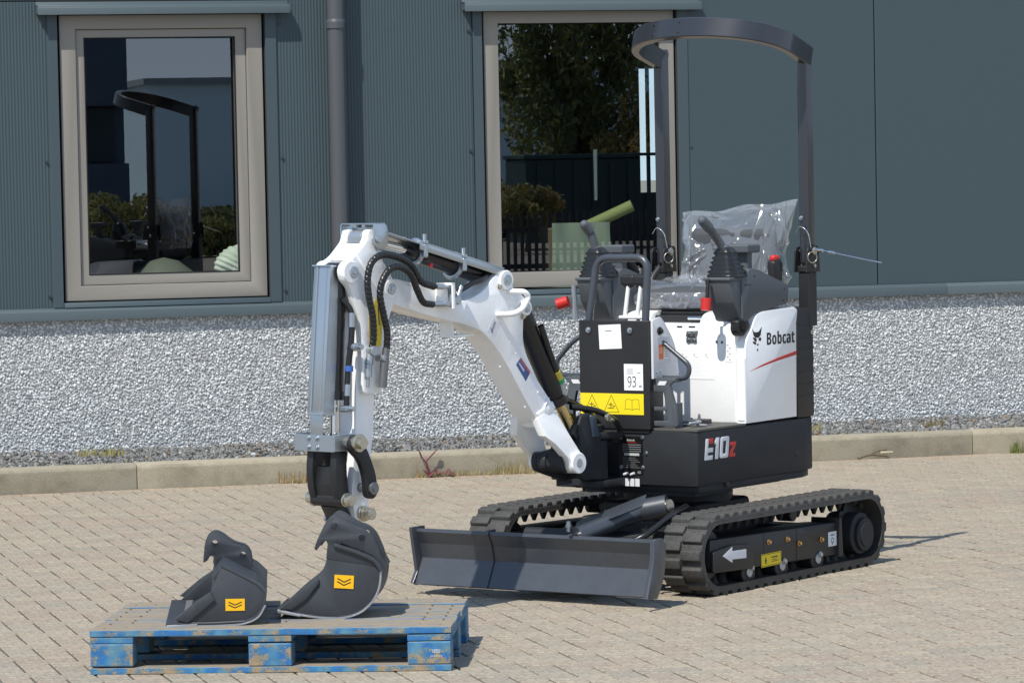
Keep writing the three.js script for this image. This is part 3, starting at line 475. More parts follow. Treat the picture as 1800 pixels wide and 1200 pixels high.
// --- side cover with lettering, rear cover
{
  const tail = (x) => [[0.057, 0.62], [-0.34, 0.622], [-0.348, 1.0], [-0.36, 1.055, 0.014], [-0.33, 1.066], [-0.08, 1.058, 0.05], [-0.03, 1.045, 0.04], [0.0, 0.995, 0.03], [0.045, 0.95, 0.04], [0.052, 0.9]];
  const cover = P('side_cover', plate(tail(), 0.12, 0.371, 0.005), whiteP);
  P('side_cover', plate(tail(), -0.371, -0.12, 0.005), whiteP);
  const tg = new TextGeometry('Bobcat', { font, size: 0.05, depth: 0.001, curveSegments: 6, bevelEnabled: false }); tg.computeBoundingBox(); const tw = tg.boundingBox.max.x; tg.scale(0.222 / tw, 0.98, 1);
  P('lettering', onSide(tg, 0.3715, -0.106, 0.9225), inkB, cover, 'black maker lettering on the white side cover');
  const em = [ // emblem: a stylised lynx head of a few dark patches
    [[0, 0.078], [0.012, 0.064], [0.03, 0.062], [0.05, 0.064], [0.074, 0.082], [0.064, 0.05], [0.05, 0.04], [0.022, 0.04], [0.01, 0.05]],
    [[0.002, 0.044], [0.014, 0.03], [0.03, 0.022], [0.034, 0.036], [0.02, 0.04]], [[0.044, 0.036], [0.058, 0.024], [0.068, 0.03], [0.064, 0.042]], [[0.0, 0.026], [0.012, 0.016], [0.026, 0.012], [0.03, 0.02], [0.012, 0.027]],
    [[0.034, 0.016], [0.048, 0.016], [0.044, 0.008], [0.038, 0.008]], [[0.034, -0.004], [0.044, -0.004], [0.042, -0.014], [0.036, -0.014]]];
  P('emblem', em.map((p) => onSide(ext(shapeOf(p, 0.003), 0.001, 0.0002), 0.3715, 0.0, 0.915)), inkB, cover, 'black animal head emblem');
  P('stripe', plate([[0.03, 0.824], [-0.08, 0.848], [-0.2, 0.868], [-0.342, 0.888], [-0.342, 0.8725], [-0.2, 0.857], [-0.08, 0.841]], 0.3715, 0.3722, 0.0001), redFlat, cover, 'thin red stripe');
  P('stripe', plate([[0.03, 0.822], [-0.08, 0.838], [-0.2, 0.853], [-0.342, 0.868], [-0.342, 0.864], [-0.2, 0.85], [-0.08, 0.836]], 0.3713, 0.3719, 0.0001), mat(0.9, 0.9, 0.9, 0.4), cover);
  const rc = P('rear_cover', plan([[0.369, -0.349], [0.369, -0.41], [0.352, -0.51], [0.28, -0.575], [0.15, -0.6], [-0.15, -0.6], [-0.28, -0.575], [-0.352, -0.51], [-0.369, -0.41], [-0.369, -0.349]], 0.6125, 1.055, 0.012), plasticB);
  for (let i = 0; i < 7; i++) { const y = 0.7 + i * 0.048; P('vent_slat', plan([[0.3712, -0.37], [0.3712, -0.41], [0.3542, -0.512], [0.28, -0.578], [0.27, -0.56], [0.34, -0.5], [0.36, -0.4], [0.36, -0.37]], y, y + 0.006, 0.001), plasticB, rc); }
  P('cover_lock', pin(-0.49, 0.955, 0.345, 0.362, 0.01), gold, rc);
}
// --- seat base with latch, labels
{
  const sb = P('seat_base', [slab([[-0.12, 0.622], [0.331, 0.622], [0.331, 0.985], [0.318, 1.0], [0.318, 1.02, 0.006], [0.3, 1.02, 0.006], [0.28, 1.003], [0.16, 1.003], [0.15, 1.012], [-0.12, 1.012]], -0.2, 0.062, 0.006)], whiteP);
  P('base_step', [box(0.33, 0.37, 0.625, 0.885, 0.02, 0.06, 0.01)], whiteP, sb);
  P('latch', [slab([[0.105, 0.962], [0.15, 0.962], [0.158, 0.986], [0.11, 0.984]], 0.062, 0.072, 0.002), slab([[0.104, 0.94], [0.154, 0.94], [0.152, 0.96], [0.106, 0.96]], 0.062, 0.068, 0.002)], mat(0.2, 0.2, 0.19, 0.4, 0.5), sb, 'small grey metal latch');
  P('latch_screw', [zbolt(0.115, 0.95, 0.068, 0.006), zbolt(0.143, 0.95, 0.068, 0.006), zbolt(0.12, 0.975, 0.071, 0.005), zbolt(0.145, 0.977, 0.071, 0.005)], zinc, sb);
  for (const [x, y] of [[0.123, 0.634], [0.185, 0.632], [0.245, 0.943], [0.27, 0.941]]) P('base_screw', zbolt(x, y, 0.063, 0.004, 0.003), mat(0.3, 0.3, 0.3, 0.4, 0.6), sb);
  P('slot', [box(0.06, 0.085, 0.998, 1.004, 0.0615, 0.063), box(0.115, 0.145, 0.998, 1.004, 0.0615, 0.063)], inkB, sb);
  P('pictogram_label', decalZ(0.165, 0.12, 0.148, 0.853, 0.0628), sticker(330, 240, (c, w, h) => { c.fillStyle = '#f6f6f6'; c.fillRect(0, 0, w, h); c.strokeStyle = '#dcdcde'; c.lineWidth = 2; c.strokeRect(4, 4, w - 8, h - 8); c.fillStyle = '#cdced1'; for (let i = 0; i < 3; i++) { c.fillRect(30 + i * 110, 36, 14, 22); c.fillRect(54 + i * 100, 62, 26, 8); } c.strokeRect(16, 16, w - 32, 70); for (let i = 0; i < 9; i++) { c.fillStyle = '#e6e6e8'; c.fillRect(24, 110 + i * 13, 180 + 90 * ((i * 7) % 3) / 2, 4); } }), sb, 'faint grey pictogram label');
  P('pictogram_label', decalZ(0.035, 0.075, 0.3, 0.9, 0.0628), sticker(70, 150, (c, w, h) => { c.fillStyle = '#f0f0f0'; c.fillRect(0, 0, w, h); c.fillStyle = '#b5b6b9'; for (let i = 0; i < 6; i++) c.fillRect(16 + (i % 2) * 20, 10 + i * 23, 18, 12); }), sb);
  P('console_hinge', [pin(0.065, 1.0, 0.33, 0.366, 0.034), plate([[0.1, 1.03], [0.02, 1.03], [0.0, 1.0], [0.05, 0.972], [0.09, 0.98]], 0.33, 0.366, 0.004, 0.015)], plasticB, sb);
}
// --- front console with its stickers, hand rail, levers and bars
{
  const fc = P('front_console', [
    plate([[0.43, 1.043, 0.006], [0.432, 0.615, 0.006], [0.33, 0.615], [0.33, 1.03, 0.01]], -0.166, 0.162, 0.004),
    box(-0.15, 0.15, 0.6, 0.64, 0.36, 0.425, 0.004)], blackSatin);
  P('console_cheek', plate([[0.42, 1.044, 0.006], [0.36, 1.056, 0.01], [0.33, 1.03, 0.03], [0.26, 0.95, 0.05], [0.235, 0.86, 0.03], [0.235, 0.815], [0.42, 0.815]], 0.163, 0.174, 0.003), phys(0.62, 0.63, 0.64, 0.4, { clearcoat: 0.2 }), fc, 'pale grey side cheek of the console');
  P('ignition_switch', [pin(0.375, 1.0, 0.174, 0.182, 0.016), pin(0.375, 1.0, 0.182, 0.19, 0.009)], plasticB, fc);
  P('cheek_bolt', [xbolt(0.174, 0.35, 0.995, 0.006), xbolt(0.174, 0.395, 0.84, 0.005), xbolt(0.174, 0.37, 0.842, 0.004)], zinc, fc);
  P('hour_label', decalX(0.09, 0.10, 0.1745, 0.345, 0.925, 0), sticker(128, 150, (c, w, h) => { c.fillStyle = '#c3c7ca'; c.fillRect(0, 0, w, h); c.fillStyle = '#e2641a'; c.fillRect(16, 44, 44, 86); c.fillStyle = '#f3a06a'; c.fillRect(26, 56, 24, 40); c.fillStyle = '#d9d9d9'; c.fillRect(68, 20, 50, 110); c.fillStyle = '#8b8d90'; for (let i = 0; i < 7; i++) c.fillRect(74, 28 + i * 14, 36, 4); }), fc, 'orange warning label');
  P('paper_label', decalZ(0.104, 0.095, -0.018, 0.978, 0.4315, 0.045), sticker(208, 190, (c, w, h) => { c.fillStyle = '#f2f2f0'; c.fillRect(0, 0, w, h); c.fillStyle = '#8a8c92'; c.fillRect(60, 44, 60, 10); c.fillStyle = '#c2c4c8'; c.fillRect(70, 20, 120, 4); c.fillRect(126, 164, 60, 5); }), fc, 'white paper label with small print');
  P('noise_label', decalZ(0.088, 0.103, 0.089, 0.821, 0.4325, 0), sticker(176, 206, (c, w, h) => { c.fillStyle = '#f4f4f2'; c.fillRect(0, 0, w, h); c.fillStyle = '#cfd0d2'; c.fillRect(24, 34, 60, 50); c.fillStyle = '#8d8f92'; c.fillRect(120, 66, 34, 7); c.fillStyle = '#0d0d0d'; c.save(); c.translate(28, 180); c.scale(0.8, 1.15); c.font = '100px sans-serif'; c.fillText('93', 0, 0); c.restore(); c.font = 'bold 24px sans-serif'; c.fillText('dB', 134, 182); }), fc, 'white noise label reading 93 dB');
  P('safety_label', decalZ(0.296, 0.082, -0.014, 0.715, 0.4326, 0), sticker(592, 164, (c, w, h) => {
    c.fillStyle = '#f2d91c'; c.fillRect(0, 0, w, h); c.strokeStyle = '#3c3510'; c.lineWidth = 4; c.fillStyle = '#6b6014';
    for (const x of [110, 290]) { c.beginPath(); c.moveTo(x, 14); c.lineTo(x - 70, 146); c.lineTo(x + 70, 146); c.closePath(); c.stroke(); c.fillRect(x - 26, 84, 40, 8); c.fillRect(x - 34, 112, 60, 7); c.fillRect(x - 8, 70, 8, 50); c.fillRect(x + 12, 96, 22, 10); }
    c.lineWidth = 3; c.beginPath(); c.moveTo(484, 52); c.lineTo(484, 128); c.moveTo(484, 52); c.quadraticCurveTo(456, 36, 424, 48); c.lineTo(418, 124); c.quadraticCurveTo(456, 112, 484, 128); c.quadraticCurveTo(512, 112, 552, 124); c.lineTo(546, 48); c.quadraticCurveTo(512, 36, 484, 52); c.stroke();
  }), fc, 'yellow safety label with two warning triangles and a book');
  for (const x of [-0.119, 0.075]) P('console_bolt', [zbolt(x, 1.004, 0.4315, 0.008, 0.01)], zinc, fc);
  P('hand_rail', bent([[-0.148, 1.03, 0.385], [-0.12, 1.285, 0.36], [0.118, 1.285, 0.36], [0.118, 1.03, 0.385]], 0.055, 0.0155, 14), steelGrey);
  for (const x of [0.02, 0.078]) { const l = P('travel_lever', bent([[x, 1.03, 0.37], [x, 1.06, 0.38], [x, 1.18, 0.35]], 0.02, 0.0085), mat(0.78, 0.78, 0.76, 0.38, 0.25)); P('grip', [box(x - 0.034, x + 0.034, 1.175, 1.218, 0.33, 0.365, 0.012), box(x - 0.02, x + 0.02, 1.165, 1.19, 0.335, 0.36, 0.008)], plasticB, l); }
  P('lever_base', [box(0.0, 0.11, 1.045, 1.06, 0.34, 0.4, 0.006)], mat(0.78, 0.78, 0.76, 0.38, 0.25));
  P('foot_bar', bent([[0.17, 0.955, 0.345], [0.295, 0.865, 0.345], [0.285, 0.815, 0.345], [0.16, 0.815, 0.345]], 0.045, 0.0095), steelGrey);
  P('foot_bar', bent([[-0.225, 0.99, 0.25], [-0.29, 0.955, 0.28], [-0.375, 0.865, 0.29], [-0.345, 0.815, 0.3], [-0.17, 0.818, 0.33]], 0.045, 0.0095), steelGrey);
  const stp = (s) => { // folding step bracket: frame with two openings
    const sh = shapeOf([[0.14, 0.63], [0.272, 0.63, 0.01], [0.262, 0.70], [0.235, 0.79], [0.262, 0.81, 0.006], [0.245, 0.818], [0.14, 0.818]].map((p) => [p[0] * s, p[1], p[2]]), 0.004);
    for (const h of [[[0.155, 0.705], [0.218, 0.705], [0.205, 0.765], [0.16, 0.765]], [[0.158, 0.65], [0.225, 0.65], [0.22, 0.69], [0.158, 0.69]]]) sh.holes.push(new THREE.Path(h.map(([x, y]) => new THREE.Vector2(x * s, y))));
    const g = ext(sh, 0.018, 0.003); g.translate(0, 0, 0.385); return g;
  };
  for (const s of [1, -1]) { const b = P('step_bracket', [stp(s), s > 0 ? box(0.14, 0.25, 0.80, 0.818, 0.33, 0.4, 0.004) : box(-0.25, -0.14, 0.80, 0.818, 0.33, 0.4, 0.004), s > 0 ? box(0.245, 0.256, 0.62, 0.72, 0.34, 0.4, 0.003) : box(-0.256, -0.245, 0.62, 0.72, 0.34, 0.4, 0.003)], plasticG); P('grip_pad', slab([[s * 0.18, 0.79], [s * 0.215, 0.79], [s * 0.225, 0.806], [s * 0.19, 0.806]].map((p) => p), 0.4035, 0.4045, 0), inkW, b); P('bracket_bolt', [zbolt(s * 0.215, 0.7, 0.39, 0.01, 0.012)], zinc, b); }
  P('pedal_link', [bent([[0.22, 0.64, 0.2], [0.3, 0.64, 0.28], [0.3, 0.64, 0.36]], 0.02, 0.006), rod([0.16, 0.63, 0.3], [0.34, 0.63, 0.3], 0.005)], zincDull);
}
// --- seat
{
  const seatM = mat(0.05, 0.055, 0.06, 0.7, 0, { bumpMap: fineBump, bumpScale: 0.0004 });
  const cush = new RoundedBoxGeometry(0.44, 0.1, 0.4, 6, 0.045); { const p = cush.attributes.position; for (let i = 0; i < p.count; i++) { if (p.getY(i) > 0) p.setY(i, p.getY(i) + 0.02 * Math.pow(Math.abs(p.getX(i)) / 0.23, 2) + (p.getZ(i) > 0.1 ? -0.03 * Math.pow((p.getZ(i) - 0.1) / 0.13, 2) : 0)); } cush.computeVertexNormals(); } cush.translate(0.01, 1.1, -0.29);
  const seat = P('seat_cushion', cush, seatM);
  const back = new RoundedBoxGeometry(0.40, 0.24, 0.08, 6, 0.038); back.rotateX(-0.12); back.translate(0.02, 1.265, -0.44); P('seat_backrest', back, seatM);
  P('seat_pan', [box(-0.2, 0.22, 1.02, 1.055, -0.45, -0.1, 0.01), box(-0.2, 0.24, 1.0, 1.04, -0.45, -0.06, 0.005)], blackSatin);
  P('seat_rail', [rod([0.05, 1.03, -0.04], [0.2, 1.03, -0.04], 0.006)], chrome);
  P('belt_buckle', [plate([[-0.335, 1.16], [-0.27, 1.17], [-0.268, 1.25, 0.01], [-0.32, 1.265, 0.015], [-0.34, 1.24, 0.01]], 0.284, 0.318, 0.008)], plasticB); P('buckle_button', [box(0.288, 0.315, 1.248, 1.275, -0.325, -0.275, 0.011)], redP);
  P('belt_stalk', bent([[-0.235, 1.1, -0.2], [-0.25, 1.18, -0.24], [-0.24, 1.22, -0.28]], 0.03, 0.014), plasticB);
}
// --- arm consoles with joysticks
for (const s of [1, -1]) {
  const X = (a, b) => s > 0 ? [a, b] : [-b, -a];
  const con = P('arm_console', plate([[0.066, 1.19, 0.012], [0.0, 1.232, 0.015], [-0.06, 1.226, 0.02], [-0.3, 1.156, 0.025], [-0.29, 1.08, 0.02], [-0.04, 1.053, 0.02], [0.045, 1.02, 0.01], [0.066, 1.03, 0.01]], ...X(0.238, 0.368), 0.006), plasticG);
  P('console_top', box(...X(0.24, 0.366), 1.186, 1.2, 0.0, 0.155, 0.006), plasticG, con);
  P('console_front', plate([[0.15, 1.19], [0.12, 1.1], [0.07, 1.03], [0.05, 1.03], [0.05, 1.19]], ...X(0.245, 0.361), 0.006, 0.01), plasticG, con);
  P('console_groove', [box(...X(0.3685, 0.3695), 1.165, 1.168, 0.0, 0.045)], plasticB, con);
  for (const [z, y] of [[-0.03, 1.2], [-0.26, 1.14], [-0.25, 1.095]]) P('console_screw', s > 0 ? xbolt(0.367, z, y, 0.004, 0.003) : xbolt(-0.239, z, y, 0.004, 0.003), plasticB, con);
  // bellows boot: stacked rounded square rings leaning slightly
  const cx = s * 0.303, rings = [];
  const prof = [[1.198, 0.068], [1.207, 0.071], [1.213, 0.06], [1.222, 0.068], [1.23, 0.053], [1.241, 0.062], [1.248, 0.047], [1.259, 0.056], [1.266, 0.041], [1.277, 0.05], [1.284, 0.035], [1.295, 0.043], [1.302, 0.036], [1.312, 0.03], [1.318, 0.02]];
  const n = 40, pos = [], idx = [];
  prof.forEach(([y, r], i) => { for (let k = 0; k <= n; k++) { const a = k / n * 2 * Math.PI, e = 0.55, c = Math.cos(a), q = Math.sin(a), f = Math.pow(Math.pow(Math.abs(c), 2 / e) + Math.pow(Math.abs(q), 2 / e), -e / 2); pos.push(cx + c * r * f, y, 0.07 + (y - 1.198) * 0.1 + q * r * f); } if (i) for (let k = 0; k < n; k++) { const a = (i - 1) * (n + 1) + k, b = a + n + 1; idx.push(a, b, a + 1, a + 1, b, b + 1); } });
  const bg = new THREE.BufferGeometry(); bg.setAttribute('position', new THREE.Float32BufferAttribute(pos, 3)); bg.setIndex(idx); bg.computeVertexNormals();
  P('joystick_boot', bg, hoseM, con);
  const L = s > 0 ? [[cx, 1.3, 0.085], [cx - 0.012, 1.345, 0.115], [cx - 0.022, 1.395, 0.165], [cx - 0.03, 1.425, 0.2]] : [[cx, 1.3, 0.09], [cx - 0.004, 1.34, 0.1], [cx - 0.012, 1.385, 0.115], [cx - 0.02, 1.412, 0.14]];
  const st = [tube(L, 0.017, 24, 14)]; st.push(new THREE.SphereGeometry(0.0185, 18, 12).translate(...L[3])); st.push(rod(L[2], [L[2][0] + (L[3][0] - L[2][0]) * 0.9, L[2][1] + (L[3][1] - L[2][1]) * 0.9, L[2][2] + (L[3][2] - L[2][2]) * 0.9], 0.021, 0.02, 18)); st.push(new THREE.SphereGeometry(0.022, 18, 12).scale(1, 0.6, 1).translate(cx, 1.317, 0.087));
  P('joystick', st, plasticG, con);
  P('lock_lever', bent([[cx - s * 0.03, 1.19, 0.165], [cx - s * 0.03, 1.15, 0.172], [cx - s * 0.03, 1.1, 0.178]], 0.02, 0.007), plasticB, con);
  P('lever_knob', s > 0 ? [rod([cx - 0.03, 1.12, 0.18], [cx - 0.03, 1.072, 0.186], 0.022, 0.02, 20)] : [rod([cx - 0.085, 1.106, 0.17], [cx - 0.128, 1.092, 0.185], 0.022, 0.023, 20)], redP, con);
  if (s < 0) P('lever_rod', [rod([cx - 0.06, 1.03, 0.16], [cx - 0.06, 1.17, 0.165], 0.011), rod([cx - 0.06, 1.03, 0.16], [cx - 0.06, 1.07, 0.1605], 0.0125)], zincDull, con);
  P('wrist_rest', [box(...X(0.25, 0.345), 1.29, 1.325, -0.12, -0.02, 0.008), box(...X(0.27, 0.325), 1.22, 1.3, -0.09, -0.05, 0.008)], plasticG, con);
}
// --- roll bar: two posts and a raised band looping forward
{
  const sweep = (path, w, h, ups) => { // rectangular tube along a path; w across, h along up
    const pos = [], n = path.length, c = 1 - 0.007 / h, d = 1 - 0.007 / w;
    const ring = path.map((p, i) => { const a = path[Math.max(0, i - 1)], b = path[Math.min(n - 1, i + 1)], t = b.clone().sub(a).normalize(), u = ups.clone(), s = new THREE.Vector3().crossVectors(t, u).normalize(); return [[-1, -c], [-d, -1], [d, -1], [1, -c], [1, c], [d, 1], [-d, 1], [-1, c]].map(([x, y]) => p.clone().addScaledVector(s, x * w / 2).addScaledVector(u, y * h / 2)); });
    const quad = (a, b, c, d) => { for (const v of [a, b, c, a, c, d]) pos.push(v.x, v.y, v.z); };
    for (let i = 1; i < n; i++) for (let k = 0; k < 8; k++) { const j = (k + 1) % 8; quad(ring[i - 1][k], ring[i - 1][j], ring[i][j], ring[i][k]); }
    for (const [r, f] of [[ring[0], 1], [ring[n - 1], 0]]) for (let k2 = 1; k2 < 7; k2++) { const t3 = f ? [r[0], r[k2 + 1], r[k2]] : [r[0], r[k2], r[k2 + 1]]; for (const v of t3) pos.push(v.x, v.y, v.z); }
    const g = new THREE.BufferGeometry(); g.setAttribute('position', new THREE.Float32BufferAttribute(pos, 3)); g.computeVertexNormals(); return toCreasedNormals(g, 0.4);
  };
  const k = 0.31, path = [], yo = 2.08;
  const pt = (x, z) => path.push(new THREE.Vector3(x, yo + k * (z + 0.5), z));
  pt(0.341, -0.525); pt(0.347, -0.44);
  for (let i = 0; i <= 48; i++) { const a = i / 48 * Math.PI, c = Math.cos(a), q = Math.sin(a), e = c > 0 ? 2 / 2.2 : 2 / 1.95; pt((c > 0 ? 0.35 : 0.352) * Math.sign(c) * Math.pow(Math.abs(c), e), -0.36 + 0.225 * Math.pow(q, e)); }
  pt(-0.352, -0.44); pt(-0.352, -0.525);
  const up = new THREE.Vector3(0, 1, -k).normalize();
  const gloss = phys(0.02, 0.022, 0.028, 0.3, { clearcoat: 0.5, clearcoatRoughness: 0.15 });
  const band = P('roll_bar_band', sweep(path, 0.036, 0.08, up), gloss);
  for (const [i, dx] of [[27, 0], [33, 0], [39, 0]]) for (const h of [-0.02, 0.022]) { const p = path[i], q = path[i + 1], t = q.clone().sub(p).normalize(), s = new THREE.Vector3().crossVectors(up, t).normalize().multiplyScalar(-1); const o = p.clone().addScaledVector(up, h); if (s.dot(new THREE.Vector3(0, 0, 1)) < 0 && i < 36) s.multiplyScalar(-1); P('band_rivet', rod(o.clone().addScaledVector(s, 0.015).toArray(), o.clone().addScaledVector(s, 0.021).toArray(), 0.0055, 0.005, 12), gloss, band); }
  for (const s of [1, -1]) {
    const xc = s > 0 ? 0.337 : -0.352, x0 = xc - 0.021, x1 = xc + 0.021;
    const post = P('roll_bar_post', [plate([[-0.528, 1.24], [-0.474, 1.24], [-0.474, 2.07], [-0.528, 2.125]], x0, x1, 0.005)], gloss);
    P('post_sleeve', [box(x0 - 0.006, x1 + 0.004, 0.98, 1.2, -0.533, -0.47, 0.006), box(x0 - 0.01, x1 + 0.006, 1.2, 1.225, -0.538, -0.464, 0.004), plate([[-0.55, 1.2], [-0.44, 1.2], [-0.45, 1.3, 0.02], [-0.54, 1.31, 0.02]], x0 - 0.012, x0 - 0.004, 0.002), plate([[-0.55, 1.2], [-0.44, 1.2], [-0.45, 1.3, 0.02], [-0.54, 1.31, 0.02]], x1 + 0.004, x1 + 0.01, 0.002)], blackSatin, post);
    P('lock_pin', [pin(-0.49, 1.285, x0 - 0.03, x1 + 0.022, 0.009), pin(-0.49, 1.285, x1 + 0.012, x1 + 0.024, 0.016), pin(-0.5, 1.225, x0 - 0.02, x1 + 0.018, 0.008)], gold, post);
    P('pin_ring', new THREE.TorusGeometry(0.022, 0.0022, 8, 28).rotateY(1.1).translate(x1 + 0.02, 1.26, -0.47), gold, post);
    P('lanyard', tube([[x0 - 0.01, 1.36, -0.46], [x0 + 0.02, 1.385, -0.45], [x1 + 0.012, 1.36, -0.45], [x1 + 0.02, 1.3, -0.46]], 0.0022, 24, 6), chrome, post);
    P('stop_bolt', [zbolt(x0 + 0.012, 1.42, -0.474, 0.006, 0.014)], zinc, post);
  }
  P('wire_stay', tube([[0.37, 1.292, -0.5], [0.44, 1.281, -0.5], [0.55, 1.26, -0.5], [0.685, 1.236, -0.5]], 0.0032, 20, 6), chrome);
  P('stay_ferrule', [rod([0.372, 1.292, -0.5], [0.41, 1.286, -0.5], 0.007), rod([0.435, 1.281, -0.5], [0.462, 1.277, -0.5], 0.006)], chrome);
  P('canopy_latch', [box(-0.37, -0.3, 1.14, 1.2, -0.35, -0.22, 0.012), rod([-0.33, 1.2, -0.24], [-0.34, 1.26, -0.2], 0.022), rod([-0.33, 1.15, -0.27], [-0.34, 1.21, -0.3], 0.03)], plasticB);
}
// --- swing post
{
  const ear = [[-0.1, 0.36], [0.035, 0.36], [0.035, 0.53, 0.03], [0.01, 0.6, 0.04], [-0.06, 0.6, 0.04], [-0.1, 0.53, 0.03]];
  const sp = P('swing_post', [plan(ear, 0.585, 0.612, 0.004), plan(ear, 0.395, 0.425, 0.004), rod([-0.03, 0.38, 0.54], [-0.03, 0.64, 0.54], 0.036, 0.036, 28), rod([-0.03, 0.43, 0.54], [-0.03, 0.58, 0.54], 0.052, 0.052, 28),
    plate([[0.57, 0.57], [0.6, 0.66, 0.02], [0.64, 0.695, 0.03], [0.71, 0.69, 0.03], [0.735, 0.63, 0.02], [0.715, 0.575, 0.03], [0.78, 0.56], [0.9, 0.55, 0.035], [0.9, 0.49, 0.03], [0.8, 0.46, 0.03], [0.7, 0.435, 0.02], [0.57, 0.435]], -0.085, -0.06, 0.004),
    plate([[0.57, 0.57], [0.6, 0.66, 0.02], [0.64, 0.695, 0.03], [0.71, 0.69, 0.03], [0.735, 0.63, 0.02], [0.715, 0.575, 0.03], [0.74, 0.5], [0.7, 0.435, 0.02], [0.57, 0.435]], 0.0, 0.025, 0.004),
    box(-0.065, 0.005, 0.44, 0.56, 0.55, 0.68, 0.01), pin(0.85, 0.52, -0.06, 0.045, 0.04), plate([[0.66, 0.55], [0.9, 0.55, 0.03], [0.9, 0.49, 0.03], [0.66, 0.45]], -0.06, -0.02, 0.004), box(-0.17, -0.1, 0.385, 0.56, 0.34, 0.5, 0.015)], blackP);
  P('swing_web', plate([[0.595, 0.6], [0.62, 0.685, 0.02], [0.66, 0.69, 0.02], [0.635, 0.6]], 0.025, 0.034, 0.002), mat(0.05, 0.07, 0.1, 0.35), sp);
  P('pivot_boss', [pin(0.845, 0.522, -0.1, -0.06, 0.034)], blackSatin, sp);
  P('swing_bolt', [pin(0.58, 0.672, 0.055, 0.07, 0.016), xbolt(0.055, 0.545, 0.66, 0.008, 0.012)], gold, sp);
  P('swing_hose', tube([[0.03, 0.62, 0.45], [0.05, 0.66, 0.52], [0.02, 0.7, 0.6], [-0.03, 0.72, 0.7]], 0.012, 24), hoseM, sp);
  P('swing_hose', tube([[-0.05, 0.62, 0.45], [-0.06, 0.68, 0.52], [-0.05, 0.72, 0.62], [-0.04, 0.76, 0.76]], 0.012, 24), hoseM, sp);
}
const P0 = P, box0 = box, rod0 = rod, pin0 = pin, hexPin0 = hexPin, plate0 = plate, tube0 = tube, bent0 = bent;
